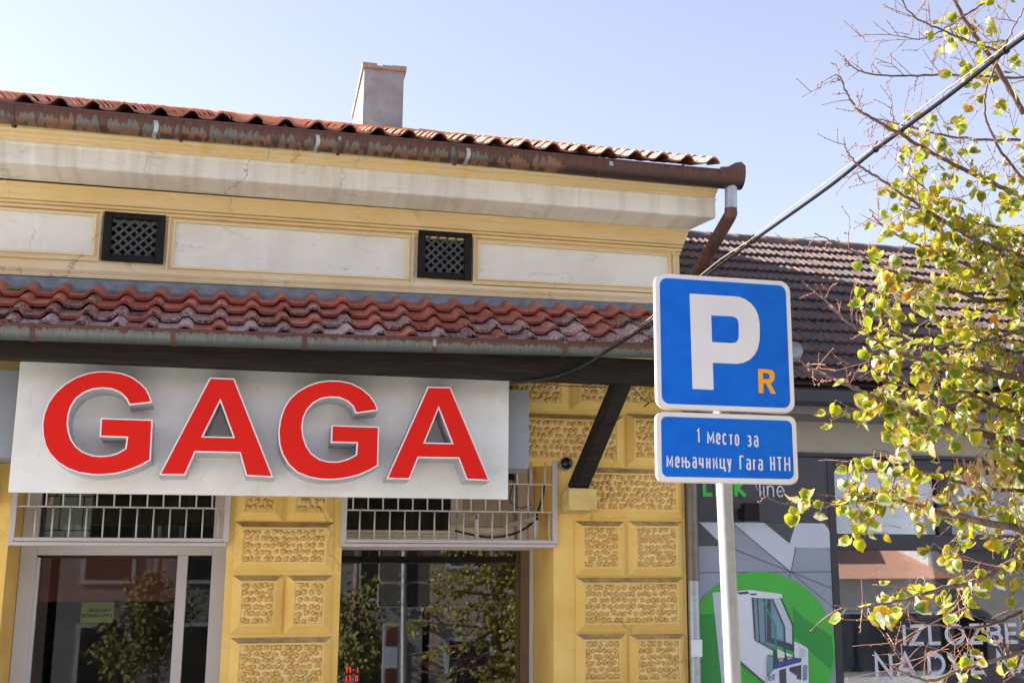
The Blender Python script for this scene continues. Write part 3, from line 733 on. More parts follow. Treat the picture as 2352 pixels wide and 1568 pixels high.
def roof_tiles(parent, origin, ex, es, cols, rows, pitch, course, meshes, limit, key, wear=None, jit=.006, skip=None, mats=None, stuffname='roof_tiles_beyond'):
    en = ex.cross(es).normalized(); cand = []
    for r_ in range(rows):
        for c in range(cols):
            if skip and skip(r_, c): continue
            p = origin + ex * (c * pitch + rnd.uniform(-1, 1) * jit) + es * (r_ * course + rnd.uniform(-1, 1) * jit) + en * rnd.uniform(0, .004)
            a = rnd.uniform(-.022, .022); e1 = (ex + es * a).normalized(); e2 = (es - ex * a).normalized()
            b = rnd.uniform(-.012, .012); e1 = (e1 + en * b).normalized(); e3 = e1.cross(e2).normalized()
            mw = Matrix((e1, e2, e3)).transposed().to_4x4(); mw.translation = p
            cand.append((key(r_, c), r_, c, mw, rnd.choice(meshes)))
    cand.sort(key=lambda t: t[0])
    for _, r_, c, mw, me in cand[:limit]:
        o = link('roof_tile', me, parent, mw=mw)
        if wear: o['wear'] = float(wear(r_, c))
    if cand[limit:]:
        V = []; F = []; A = []
        for _, r_, c, mw, me in cand[limit:]:
            b = len(V); V += [tuple(mw @ v.co) for v in me.vertices]; F += [[b + i for i in p.vertices] for p in me.polygons]
            if 'lip' in me.attributes: A += [d.value for d in me.attributes['lip'].data]
        me2 = bpy.data.meshes.new(stuffname); me2.from_pydata(V, [], F); me2.materials.append(meshes[0].materials[0])
        me2.polygons.foreach_set('use_smooth', [True] * len(F))
        me2.set_sharp_from_angle(angle=R(40))
        if A: me2.attributes.new('lip', 'FLOAT', 'POINT').data.foreach_set('value', A)
        link(stuffname, me2, parent)['kind'] = 'stuff'
# main roof
th = R(21.6); es = Vector((0, math.cos(th), math.sin(th))); ex = Vector((1, 0, 0)); en = ex.cross(es)
EY, EZ = -.81, 5.815
slope_len = 4.1
deck = MB(); o0 = Vector((XL, EY + .04, EZ)); 
pts = [Vector((XL, EY + .06, EZ - .03)), Vector((WX + .12, EY + .06, EZ - .03))]
deck.add([pts[0], pts[1], pts[1] + es * slope_len, pts[0] + es * slope_len], [(0, 1, 2, 3)])
rg_ = pts[0] + es * slope_len
deck.add([pts[1] + es * slope_len, pts[0] + es * slope_len, Vector((XL, rg_.y * 2 + .8, EZ - .03)), Vector((WX + .12, rg_.y * 2 + .8, EZ - .03))], [(0, 1, 2, 3)])
deck.add([p - en * .04 for p in (pts[0], pts[1], pts[1] + es * slope_len, pts[0] + es * slope_len)], [(3, 2, 1, 0)])
roof = deck.build('roof', 'tile_orange', house)
P1h = [(x__, z__ * 1.12) for x__, z__ in P1]
tm_o = [tile_mesh('roof_tile_orange', P1h, mat='tile_orange', seed=i) for i in range(4)]
CW = .2435
ncol = int((WX + .14 - (-4.2)) / CW); 
ox0 = WX + .14 - ncol * CW
roof_tiles(roof, Vector((ox0, EY, EZ - .01)), ex, es, ncol, 13, CW, .315, tm_o, 300, lambda r_, c: r_ * 1.2 + max(0, (ncol - 24 - c)) * 2 - c * .01, jit=.013)
rm = MB()
for i in range(30): p = Vector((WX + .1 - i * .36, 0, 0)); rm.tube([p + rg_ * 1 - Vector((rg_.x, 0, -.03)), p + rg_ - Vector((rg_.x + .37, 0, -.045))], .10, 10)
rm.build('ridge_tiles', 'tile_orange', roof, True, angle=40)
# chimney
cy = 2.05; a = at(835, 142, cy); b = at(934, 155, cy)
ch = MB(); bx0, bx1, by1, bz = a.x + .012, b.x - .025, 3.5, a.z - .055
vs = []; nseg = 8
ch.box(bx0, bx1, cy + .02, by1, 6.4, bz)
chim = ch.build('chimney', 'chimney', house)
cp = MB(); rr = random.Random(3); nn = 9
for i in range(nn):
    x0 = a.x - .01 + (b.x - a.x + .01) * i / nn; x1 = a.x - .01 + (b.x - a.x + .01) * (i + 1) / nn
    dz = rr.uniform(-.012, .008) if 0 < i < nn - 1 else 0
    if i in (3, 4): dz -= .016
    cp.box(x0 + .001, x1 - .001, cy - .012 + rr.uniform(-.003, .003), by1 + .03, bz - .005, bz + .048 + dz)
cp.build('cap', 'chimney_cap', chim)
# upper gutter
def half_pipe(mb, path, r, n=10, th_=.004, a0=185, a1=-5):
    "path: list of points along X; open half round gutter, opening upwards"
    L = n + 1; vs = []
    for p in path:
        for rr_ in (r, r - th_):
            for k in range(L):
                a = R(180 + 180 * k / n); vs.append((p[0], p[1] + rr_ * math.cos(a), p[2] + rr_ * math.sin(a)))
    fs = []
    for i in range(len(path) - 1):
        for k in range(L - 1):
            A = i * 2 * L + k; B = (i + 1) * 2 * L + k; fs.append((A, A + 1, B + 1, B)); A += L; B += L; fs.append((A, B, B + 1, A + 1))
        A = i * 2 * L; B = (i + 1) * 2 * L; fs.append((A, B, B + L, A + L)); A += L - 1; B += L - 1; fs.append((A, A + L, B + L, B))
    e = (len(path) - 1) * 2 * L
    fs.append(tuple(e + k for k in range(L))); fs.append(tuple(L - 1 - k for k in range(L)))
    mb.add(vs, fs)
    mb.tube([(p[0], p[1] - r, p[2] + .004) for p in path], .010, 8)
GY, GZ, GR = -.79, 5.745, .120
upath = [(x, GY, GZ + .010 * math.sin(x * 1.3) + .026 * min(1, max(0, (1.2 - x) / 3))) for x in np.linspace(XL, 3.99, 30)]
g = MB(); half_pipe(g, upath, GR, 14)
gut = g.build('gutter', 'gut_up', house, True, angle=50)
def strap(x, gy, gz, gr, parent, mat='rust', wd=.022):
    m = MB(); n = 10; vs = []
    for xx in (x, x + wd):
        for k in range(n + 1): a = R(180 + 150 * k / n); vs.append((xx, gy + (gr + .006) * math.cos(a), gz + (gr + .006) * math.sin(a)))
    m.add(vs, [(k, k + 1, k + n + 2, k + n + 1) for k in range(n)])
    m.box(x, x + wd, gy - gr - .007, gy - gr + .02, gz - .01, gz + .016); m.build('gutter_bracket', mat, parent)
for u, v in ((25, 240), (412, 282), (777, 320), (1048, 345), (1376, 372), (1566, 392)): strap(at(u, v, GY - GR).x, GY, GZ, GR, gut)
for u, v in ((357, 280), (729, 315), (1075, 352), (1403, 385)):      # soldered seams
    x = at(u, v, GY - GR).x; m = MB(); n = 10; vs = []
    for xx in (x - .016, x + .016):
        for k in range(n + 1): a = R(188 + 140 * k / n); vs.append((xx + (.01 * math.sin(k)) , GY + (GR + .0025) * math.cos(a), GZ + (GR + .0025) * math.sin(a)))
    m.add(vs, [(k, k + 1, k + n + 2, k + n + 1) for k in range(n)]); m.build('seam', 'galv', gut)
# rain head at the end and downpipe
e0 = at(1655, 400, GY - GR).x; e1 = at(1711, 400, GY - GR + .02).x
m = MB(); prof = []
n = 16; LL = []
for xx, top in ((e0, .02), (e0 + (e1 - e0) * .3, .03), (e0 + (e1 - e0) * .62, .075), (e0 + (e1 - e0) * .85, .085), (e1, .05)):
    ring = [(xx, GY + (GR + .006) * math.cos(R(180 + 180 * k / n)), GZ + (GR + .006) * math.sin(R(180 + 180 * k / n))) for k in range(n + 1)]
    ring = [(xx, GY - GR - .006, GZ + top)] + ring + [(xx, GY + GR + .006, GZ + top)]; LL.append(ring)
K = len(LL[0]); vs = [p for r_ in LL for p in r_]
fs = [(i * K + k, i * K + k + 1, (i + 1) * K + k + 1, (i + 1) * K + k) for i in range(len(LL) - 1) for k in range(K - 1)] + [tuple((len(LL) - 1) * K + k for k in range(K)), tuple(range(K - 1, -1, -1))]
m.add(vs, fs); m.build('rain_head', 'gut_up', gut, True, angle=50)
dp = thing('downpipe', 'rusty bent downpipe dropping from the upper gutter end and down the house corner', 'downpipe', (WX + .08, .1, .12))
pA = at(1679, 425, GY); pB = at(1679, 487, GY); pC = at(1594, 640, -.02)
MB().tube([pA + Vector((0, 0, .1)), pA, pB], .057, 14).build('outlet', 'galv', dp, True, angle=40)
MB().tube([pB + Vector((0, 0, .03)), pB + Vector((0, .0, -.01)), pB + Vector((-.01, .02, -.04)), pC], .059, 14).build('bend', 'rust', dp, True, angle=40)
px = at(1589, 1200, -.03); pzj = at(1590, 1334, -.03).z
MB().tube([pC, Vector((px.x + .03, -.03, pC.z - .15)), Vector((px.x, -.03, pC.z - .35)), Vector((px.x, -.03, pzj))], .056, 14).build('pipe', galv('stained_old_pipe', (.20, .17, .14)), dp, True, angle=40)
MB().tube([(px.x, -.03, pzj), (px.x, -.03, .13)], .049, 14).build('lower_pipe', 'galv', dp, True, angle=40, label='newer shiny galvanised lower length of the pipe')
MB().cbox(px.x - .05, px.x + .05, -.092, -.085, at(1590, 1508, -.09).z, at(1590, 1468, -.09).z).build('sticker', 'sign_white', dp)

# openings -------------------------------------------------------------------
def rect_uv(u0, v0, u1, v1, y):
    um, vm = (u0 + u1) / 2, (v0 + v1) / 2
    return at(u0, vm, y).x, at(u1, vm, y).x, at(um, v1, y).z, at(um, v0, y).z
YL = .64
win = MB()
doorf = thing('shop_door', 'grey-white framed glass door and side light under the left window grille', 'door', (-1, YL, .12))
xo0, xo1 = OL[0] + .003, OL[1] - .003
zh1 = at(300, 1252, YL).z; zh0 = at(300, 1274, YL).z
l1 = at(82, 1300, YL).x; mu0, mu1 = at(407, 1300, YL).x, at(431, 1300, YL).x; r0 = at(486, 1300, YL).x
MB().cbox(xo0, l1, YL, YL + .09, .13, 3.297).build('jamb', 'pvc', doorf); MB().cbox(r0, xo1, YL, YL + .09, .13, 3.297).build('jamb', 'pvc', doorf)
MB().cbox(l1, r0, YL + .003, YL + .09, zh0, zh1 + .03).build('header', 'pvc', doorf)
MB().cbox(mu0, mu1, YL + .004, YL + .09, .13, zh0).build('mullion', 'pvc', doorf)
MB().box(l1, l1 + .028, YL + .02, YL + .085, .13, zh0 - .02).build('sash_stile', 'pvc', doorf)
MB().box(l1 + .028, mu0, YL + .05, YL + .056, .13, zh0).build('pane', 'glass', doorf)
MB().box(mu1, r0, YL + .05, YL + .056, .13, zh0).build('pane', 'glass', doorf)
MB().box(l1, r0, YL + .05, YL + .056, zh1 + .03, 3.297).build('pane', 'glass', doorf)
MB().box(l1 + .028, mu0, YL + .16, YL + .175, at(240, 1380, YL + .17).z, zh0 + .05).build('roller_blind', 'blind', doorf)
MB().box(l1 + .028, mu0, YL + .145, YL + .158, at(240, 1380, YL + .17).z, at(240, 1348, YL + .17).z).build('blind_valance', 'blind', doorf)
# leaded frosted panes in the fanlight
lp = MB(); fx0, fx1, fz0, fz1 = rect_uv(134, 1125, 212, 1242, YL + .1); fx0 = l1 + .03; 
lead = MB().box(fx0, fx1, YL + .10, YL + .106, zh1 + .03, 3.29).build('leaded_light', 'pr_dark', doorf)
rr = random.Random(5); z = zh1 + .035; row = 0
while z < 3.28:
    hh = [.10, .28, .27][row % 3]; x = fx0 + .004; first = True
    cuts = [[.45, 1], [.3, .8, 1], [.2, .72, 1]][row % 3]; pv = 0
    for c_ in cuts:
        xa = fx0 + (fx1 - fx0) * pv + .006; xb = fx0 + (fx1 - fx0) * c_ - .006; pv = c_
        MB().box(xa, xb, YL + .094, YL + .099, z, min(z + hh - .012, 3.285)).build('frosted_pane', 'milk', lead)
    z += hh; row += 1
# right window
YR = .80
rw = thing('shop_window', 'tall display window with pale frame between the two pebbled pillars', 'window', (1.7, YR, .7))
xr0, xr1 = OR_[0] + .003, OR_[1] - .003
ztr1 = at(1000, 1240, YR).z; ztr0 = at(1000, 1262, YR).z
pe = at(1197, 1400, YR).x; pf = at(1217, 1400, YR).x
def tilted_pane(x0, x1, y, z0, z1, par, mat='glass', tilt=0.0, yaw=0.):
    cx_, cz_ = (x0 + x1) / 2, (z0 + z1) / 2
    me = MB().box(-(x1 - x0) / 2, (x1 - x0) / 2, 0, .006, -(z1 - z0) / 2, (z1 - z0) / 2).mesh('pane', mat)
    o = link('pane', me, par, mw=Matrix.Translation((cx_, y, cz_)) @ Matrix.Rotation(tilt, 4, 'X') @ Matrix.Rotation(yaw, 4, 'Z')); return o
MB().cbox(xr0, xr0 + .03, YR, YR + .09, .7, 3.297).build('jamb', 'pvc_old', rw)
MB().cbox(pf, xr1, YR, YR + .09, .7, ztr0).build('jamb', 'pvc', rw)
MB().box(pe, pf, YR + .03, YR + .09, .7, ztr0).build('inner_jamb', simple('olive_brown_jamb', (.16, .11, .05), .6), rw)
MB().cbox(xr0 + .03, xr1, YR - .002, YR + .09, ztr0, ztr1).build('transom', 'pvc_old', rw)
tilted_pane(xr0 + .03, pe, YR + .045, .7, ztr0, rw, mat='glass_r', tilt=R(-.55))
ux = at(1050, 1200, YR).x
for i, (za, zb, yy) in enumerate(((ztr1, ztr1 + .03, YR + .01), (ztr1 + .03, ztr1 + .055, YR + .0), (ztr1 + .055, ztr1 + .09, YR + .012))): MB().cbox(xr0 + .03, ux, yy, YR + .08, za + .002, zb).build('sash_rail', 'pvc_old', rw)
MB().cbox(ux, ux + .05, YR - .004, YR + .09, ztr1, 3.297).build('mullion', 'pvc_old', rw)
MB().cbox(ux - .055, ux - .002, YR + .012, YR + .08, ztr1 + .09, 3.297).build('sash_stile', 'pvc_old', rw)
MB().box(xr0 + .03, ux - .055, YR + .045, YR + .051, ztr1 + .09, 3.297).build('pane', 'glass', rw)
# ribbed infill board with frames to the right
sx0 = at(1182, 1200, YR).x; sx1 = at(1198, 1200, YR).x
MB().box(ux + .05, sx0, YR + .04, YR + .06, ztr1 + .12, 3.20).build('infill_board', 'ribbed', rw)
MB().box(ux + .05, sx0, YR + .02, YR + .06, 3.20, 3.297).build('gap_shade_strip', 'hollow_shade', rw)  # solid black strip, the shade of a gap put in as colour
for a_, b_, yy in ((ztr1, ztr1 + .05, .0), (ztr1 + .052, ztr1 + .12, .02)): MB().cbox(ux + .05, sx0, YR + yy, YR + .07, a_, b_).build('bottom_rail', 'pvc_old', rw)
MB().box(sx0, sx0 + .03, YR + .03, YR + .06, ztr1, 3.297).build('grey_trim', 'zinc', rw)
MB().cbox(sx0 + .032, sx1 + .06, YR + .01, YR + .07, ztr1, 3.297).build('stile', 'pvc_old', rw); MB().cbox(sx1 + .066, xr1, YR, YR + .07, ztr1, 3.297).build('stile', 'pvc_old', rw)
# rooms behind
room = MB(); room.box(XL + .4, .3, 4.4, 4.5, .02, 3.5); room.box(.32, WX - .4, 5.4, 5.5, .02, 3.5); room.box(.22, .32, .96, 5.5, .02, 3.5)
room.box(XL + .4, WX - .4, .96, 6, 3.5, 3.6)
room.build('room_walls', 'interior', house)
MB().box(-.9, -.2, 2.2, 2.3, .1, 3.4).build('partition', 'interior2', house)
MB().box(-8 + .6, WX - .4, .96, 5.4, .0 + .13, .15).build('room_floor', 'interior2', house)
# ceiling light louvres seen in the right fanlight
lo = thing('ceiling_light', 'louvred ceiling light glimpsed in the fanlight of the right window', 'light', (1.1, 1.9, 3.42))
MB().box(.9, 1.7, 1.65, 2.2, 3.43, 3.45).build('housing', 'sign_white', lo)
for i in range(9): MB().box(.92 + i * .09, .925 + i * .09, 1.66, 2.19, 3.38, 3.43).build('louvre', 'galv_pole', lo)
# exchange note
nt = thing('notice', 'lime green paper notice reading exchange office hanging inside the left door', 'notice', tuple(at(223, 1405, 1.0)))
nx0, nx1, nz0, nz1 = rect_uv(186, 1381, 261, 1429, 1.0)
MB().box(nx0, nx1, 1.0, 1.004, nz0, nz1).build('paper', 'note', nt)
def text(s, x, z, h, y, mat, par, w=None, bold=.0, name='lettering'):
    cu = bpy.data.curves.new('t', 'FONT'); cu.body = s; cu.size = h * 1.38; cu.align_x = 'CENTER'; cu.extrude = .0008; cu.offset = bold
    o = bpy.data.objects.new('t', cu); COL.objects.link(o); dg = bpy.context.evaluated_depsgraph_get(); dg.update()
    me = bpy.data.meshes.new_from_object(o.evaluated_get(dg)); bpy.data.objects.remove(o)
    xs_ = [v.co.x for v in me.vertices]; W_ = (max(xs_) - min(xs_)) or 1; k = (w / W_) if w else 1; mid = (max(xs_) + min(xs_)) / 2
    for v in me.vertices: v.co = Vector((x + (v.co.x - mid) * k, y - v.co.z, z + v.co.y))
    me.materials.clear(); me.materials.append(M[mat]); return link(name, me, par)
text('MENJAČNICA', (nx0 + nx1) / 2 + .02, nz1 - .085, .028, .998, 'ink', nt, w=.17, bold=.0015)
text('EXCHANGE OFFICE', (nx0 + nx1) / 2, nz0 + .045, .028, .998, 'ink', nt, w=.24, bold=.0015)
# led clock
lx0, lx1, lz_0, lz_1 = rect_uv(792, 1532, 822, 1563, YR + .25)
clk = thing('led_display', 'small red LED number display low in the right shop window', 'display', ((lx0 + lx1) / 2, YR + .25, lz_0))
MB().box(lx0 - .02, lx1 + .02, YR + .25, YR + .29, lz_0 - .03, lz_1 + .02).build('case', 'black_plastic', clk)
SEG = {'1': 'bc', '7': 'abc', '0': 'abcdef', '-': 'g', ' ': ''}
def seg(mb, ch, x, z, w, h):
    S_ = {'a': ((0, h), (w, h)), 'b': ((w, h / 2), (w, h)), 'c': ((w, 0), (w, h / 2)), 'd': ((0, 0), (w, 0)), 'e': ((0, 0), (0, h / 2)), 'f': ((0, h / 2), (0, h)), 'g': ((0, h / 2), (w, h / 2))}
    for c in SEG[ch]:
        (a, b), (c_, d) = S_[c]; mb.bar((x + a, YR + .246, z + b), (x + c_, YR + .246, z + d), .005, .006, up=(0, 1, 0))
m = MB(); hh = (lz_1 - lz_0) * .38
for i, ch in enumerate('17-1'): seg(m, ch, lx0 + i * (lx1 - lx0) / 3.6, lz_1 - hh, (lx1 - lx0) * .14, hh)
for i, ch in enumerate('17 0'): seg(m, ch, lx0 + i * (lx1 - lx0) / 3.6, lz_0, (lx1 - lx0) * .14, hh)
m.build('digits', 'led', clk)

# security grilles --------------------------------------------------------------
def sec_grille(x0, x1, label, offs):
    g = thing('window_grille', label, 'grille', ((x0 + x1) / 2, -.03, 2.5), 'white steel grilles over the window tops')
    y = -.03; zt, z2, z1, zb1, zb0 = 3.30, 3.058, 2.82, 2.582, 2.518
    MB().cbox(x0, x0 + .045, y - .02, y + .028, zb0, zt).build('upright', 'grille', g); MB().cbox(x1 - .045, x1, y - .02, y + .028, zb0 + .03, zt).build('upright', 'grille', g)
    MB().cbox(x0 + .045, x1 - .045, y - .018, y + .028, zt - .035, zt - .002).build('rail', 'grille', g)
    MB().cbox(x0 + .045, x1 - .045, y - .016, y + .028, zb1 - .032, zb1).build('rail', 'grille', g)
    MB().cbox(x0 + .02, x1 - .02, y - .028, y + .028, zb0, zb1 - .035).build('rail', 'grille', g)
    for z in (z2, z1): MB().tube([(x0 + .045, y - .002, z), (x1 - .045, y - .002, z)], .0075, 6).build('rod', 'grille', g)
    me = {}
    for lv, (za, zb) in enumerate(((z2, zt - .03), (z1, z2), (zb1, z1))):
        x = x0 + .045 + offs[lv]
        me = MB().tube([(0, 0, 0), (rnd.uniform(-.002, .002), 0, (zb - za) / 2), (0, 0, zb - za)], .0068, 6).mesh('bar', 'grille', True)
        while x < x1 - .05:
            link('bar', me, g, mw=Matrix.Translation((x + rnd.uniform(-.002, .002), y - .004, za))); x += .1225
    return g
sec_grille(-1.700, -.085, 'white steel grille above the left door, partly covered by the big letter sign', (.02, .08, .135))
sec_grille(.785, 2.60, 'white steel grille above the right window, air conditioner bracket behind it', (.07, .045, .105))
# a/c bracket and cables behind right grille
br = thing('steel_bracket', 'cream square tube bracket standing behind the right window grille', 'bracket', tuple(at(1090, 1235, .1)))
for (uA, vA, uB, vB) in ((1095, 1188, 1035, 1203), (1232, 1191, 1160, 1208)):
    p = at(uA, vA, .12); q = at(uB, vB, .72); MB().bar(p, q, .035, .035).build('arm', 'pvc_old', br)
    q2 = at(uA - 2, 1236, .12); MB().bar(p + Vector((0, 0, -.018)), Vector((p.x, .12, q2.z)), .032, .032, up=(0, 1, 0)).build('leg', 'pvc_old', br)
    MB().bar(p + Vector((0, -.019, 0)), p + Vector((0, -.0205, 0)), .022, .022).build('tube_mouth_shade', 'hollow_shade', br)  # black square painted on the tube end for its shaded hollow
cb_ = thing('cable', 'thin dark cable looping down behind the right window grille', 'cable', tuple(at(1260, 1060, .3)))
MB().tube(bez([at(1263, 1064, .3), at(1252, 1110, .35), at(1240, 1160, .45), at(1222, 1200, .55), at(1180, 1225, .5), at(1120, 1233, .5), at(1045, 1218, .6)], 6), .010, 6).build('lead', 'black_plastic', cb_, True)
MB().tube(bez([at(1176, 1085, .7), at(1178, 1110, .68), at(1172, 1150, .68), at(1195, 1166, .68), at(1220, 1158, .68)], 6), .005, 6).build('thin_lead', 'black_plastic', cb_, True)
# dome camera
dc = at(1301, 1063, -.06)
dm = thing('dome_camera', 'black dome security camera beside the dark timber brace', 'security camera', (dc.x, -.001, dc.z))
MB().tube([(dc.x, .0, dc.z), (dc.x, -.05, dc.z), (dc.x, -.056, dc.z)], [.062, .062, .058], 24).build('ring', 'galv_pole', dm, True, angle=40)
pr = [(dc.x, -.056 - .050 * math.sin(R(a)), dc.z) for a in range(0, 91, 10)]
MB().tube(pr, [max(.001, .053 * math.cos(R(a))) for a in range(0, 91, 10)], 24).build('dome', simple('smoked_dome', (.01, .01, .012), .06), dm, True)

# ================================================================== CANOPY
can = thing('tiled_canopy', 'tiled canopy with worn red clay tiles, gutter and dark timber beam across the shop front', 'canopy', (1, -.1, 2.9))
lips = [at(0, 743.7, -1.24), at(735, 770, -1.24), at(1500, 790.4, -1.24)]
CXR = 3.62
def lipz(x):
    a, b, c = lips
    if x < b.x: return a.z + (x - a.x) / (b.x - a.x) * (b.z - a.z)
    return b.z + (x - b.x) / (c.x - b.x) * (c.z - b.z)
tiltx = (lipz(3.2) - lipz(-1.7)) / 4.9
exc = Vector((1, 0, tiltx)).normalized(); zl = lipz(0)
top = Vector((0, -.03, 4.602)) 
eave = Vector((0, -1.12, zl - .012))
esc = (top - eave); slc = esc.length; esc = (esc - exc * esc.dot(exc)).normalized()
NC = 25; cw = .2375; cx0 = CXR - NC * cw
P3 = [(0, .008), (.03, 0), (.10, 0), (.125, .006), (.145, .028), (.163, .046), (.184, .053), (.206, .048), (.225, .030), (.243, .006)]
tm_r = [tile_mesh('roof_tile_red', P3, L=.35, mat='tile_red', seed=i + 9, mid=2, th=.026, tilt=.046) for i in range(5)]
crs = .292
roof_tiles(can, eave + exc * cx0 - esc * .02, exc, esc, NC, 4, cw, crs, tm_r, 300, lambda r_, c: c, jit=.004,
           wear=lambda r_, c: (1.2, 1.05, .75, .25)[r_] + rnd.uniform(-.35, .2) - (.6 if rnd.random() < .12 else 0))
b_ = MB(); enc = exc.cross(esc); dl = eave + exc * (cx0) - enc * .03; dr = eave + exc * (CXR) - enc * .03
b_.add([dl, dr, dr + esc * slc, dl + esc * slc] + [p - enc * .03 for p in (dl, dr, dr + esc * slc, dl + esc * slc)], [(0, 1, 2, 3), (7, 6, 5, 4), (0, 4, 5, 1), (1, 5, 6, 2), (3, 2, 6, 7), (0, 3, 7, 4)])
b_.build('roof_boards', 'wood', can)
# flashing
fz = lambda x: 4.712 + (x - WX) * .0135
m = MB(); vs = []
for x in (cx0, CXR): vs += [(x, -.070, fz(x) + .004), (x, -.092, fz(x) - .006), (x, -.112, fz(x) - .095), (x, -.24, fz(x) - .150)]
m.add(vs, [(k, k + 1, k + 5, k + 4) for k in range(3)]); m.build('flashing', 'zinc', can, True, angle=30)
# gutter
LR = .093
lpath = [(x, -1.24 + LR, lipz(x)) for x in np.linspace(cx0, CXR, 24)]
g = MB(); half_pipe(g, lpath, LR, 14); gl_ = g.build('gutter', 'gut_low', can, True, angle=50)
for u in (66, 391, 695, 995, 1295): x = at(u, 780, -1.24).x; strap(x, -1.24 + LR, lipz(x), LR, gl_, 'rust', .034)
# beam, braces, rafters
BZ0, BZ1 = 3.762, 3.99
MB().cbox(cx0, at(1501, 850, -.95).x + .25, -1.0, -.88, at(700, 852, -.95).z, BZ1).build('beam', 'wood', can)
for x in (ca.x + .1, -1.95):
    p = Vector((x, -.16, ca.z - .0)); q = Vector((at(1443, 850, -.95).x if x > 0 else x - .2, -.95, 3.93))
    MB().bar(p, q, .125, .125, up=(0, 0, 1)).build('brace', 'wood', can)

# ================================================================== SHOP SIGN
SX0, SX1, SZ0, SZ1 = -1.64, 2.058, 2.860, 3.841; SY = -.62
sg = thing('letter_sign', 'wide brushed silver sign board with four raised red capital letters', 'sign', ((SX0 + SX1) / 2, SY, SZ0))
MB().cbox(SX0, SX1, SY, SY + .03, SZ0, SZ1, .002).build('board', 'brushed', sg)
gx1, gz0, gz1 = at(1214, 980, -.42).x, at(1190, 1076, -.42).z, at(1190, 895, -.42).z
MB().cbox(-3.4, gx1, -.44, -.10, gz0, gz1, .003).build('light_box', 'grey_box', sg)
SLY = SY - .27
def lp_(pts, ox, oy, sc):
    return [((lambda w_: (w_.x, w_.z))(at((ox + a / sc) / 1.63265, (oy + b / sc) / 1.63265, SLY))) for a, b in pts]
def smooth_curve(pts, closed_idx=None): return pts
G1 = [(1280, 470), (1262, 410), (1230, 350), (1180, 300), (1110, 250), (1020, 218), (920, 205), (830, 204), (740, 217), (640, 252), (540, 311), (460, 385), (400, 470), (365, 560), (350, 650), (355, 740), (375, 830), (415, 903), (480, 972), (560, 1024), (660, 1061), (780, 1079), (880, 1079), (980, 1068), (1080, 1041), (1180, 1002), (1268, 952), (1285, 610), (845, 596), (835, 757), (1063, 765), (1050, 850), (990, 887), (920, 908), (850, 914), (780, 908), (700, 879), (640, 832), (600, 772), (580, 705), (573, 640), (580, 570), (602, 500), (645, 436), (705, 390), (780, 361), (860, 352), (940, 360), (1005, 387), (1055, 433), (1085, 492)]
A1 = [[(150, 113), (312, 119), (568, 767), (387, 757), (345, 608), (58, 602), (-9, 752), (-183, 751)], [(219, 272), (302, 500), (109, 496)]]
G2 = [(1252, 330), (1235, 280), (1200, 230), (1145, 182), (1075, 148), (1000, 133), (930, 131), (860, 140), (790, 165), (720, 205), (665, 258), (630, 318), (607, 390), (597, 470), (603, 550), (622, 615), (662, 682), (720, 736), (800, 768), (880, 782), (960, 783), (1040, 774), (1120, 755), (1190, 725), (1252, 690), (1258, 433), (945, 423), (940, 540), (1110, 543), (1105, 615), (1050, 643), (990, 660), (930, 660), (870, 645), (820, 610), (785, 560), (765, 500), (758, 440), (765, 380), (788, 328), (828, 283), (880, 255), (940, 245), (1000, 250), (1050, 272), (1085, 305), (1103, 350)]
A2 = [[(1574, 172), (1724, 176), (1982, 789), (1828, 782), (1775, 643), (1514, 639), (1457, 779), (1302, 776)], [(1646, 320), (1731, 540), (1557, 536)]]
def densify(loop):
    "round the long curves a little"
    return loop
for nm, loops, (ox, oy, sc) in (('g', [G1], (0, 1300, 2.24)), ('a', A1, (700, 1350, 1.742)), ('g', [G2], (700, 1350, 1.742)), ('a', A2, (700, 1350, 1.742))):
    L_ = [lp_(l, ox, oy, sc) for l in loops]
    body = MB().poly(L_, SLY, SY - .001).build('raised_letter', 'letter_side', sg)
    MB().poly([inset(L_[0], .0015)] + [inset(l, -.0015) for l in L_[1:]], SLY - .0025, SLY - .0002).build('letter_rim', 'letter_rim', body)
    ins = [inset(L_[0], .011)] + [inset(l, -.011) for l in L_[1:]]
    MB().poly(ins, SLY - .0055, SLY - .0027).build('letter_face', 'letter_red', body)

# ================================================================== PARKING SIGN
py = -5.6
pk = thing('parking_sign', 'blue parking sign with white P and orange R above a blue text plate', 'road sign', (2.17, py + .06, .12))
qx0, qx1, qz0, qz1 = 1.806, 2.494, 2.733, 3.383
def plate(x0, x1, z0, z1, r, par, nm):
    b = MB().poly([rrect(x0, x1, z0, z1, r, 7)], py - .004, py + .022).build(nm, 'sign_edge', par)
    MB().poly([rrect(x0 + .003, x1 - .003, z0 + .003, z1 - .003, r, 7)], py - .006, py - .0041).build('border', 'sign_white', b)
    MB().poly([rrect(x0 + .024, x1 - .024, z0 + .024, z1 - .024, r * .72, 7)], py - .0075, py - .0061).build('field', 'blue', b)
    MB().poly([rrect(x0 + .008, x1 - .008, z0 + .008, z1 - .008, r, 7)], py + .0225, py + .024).build('back', 'sign_back', b)
    return b
pl1 = plate(qx0, qx1, qz0, qz1, .052, pk, 'plate')
rx0, rx1 = at(1507, 1020, py).x, at(1830, 1020, py).x; rz1, rz0 = at(1668, 950, py).z, at(1668, 1109, py).z
pl2 = plate(rx0, rx1, rz0, rz1, .038, pk, 'text_plate')
def sp(pts): return [((lambda w_: (w_.x, w_.z))(at((2400 + a / 1.65) / 1.63265, (950 + b / 1.65) / 1.63265, py - .008))) for a, b in pts]
Pp = [(307, 249), (440, 257), (575, 265), (612, 269), (650, 283), (688, 310), (715, 345), (731, 385), (739, 430), (741, 480), (739, 540), (728, 590), (708, 628), (678, 658), (640, 676), (600, 683), (450, 676), (455, 844), (325, 837)]
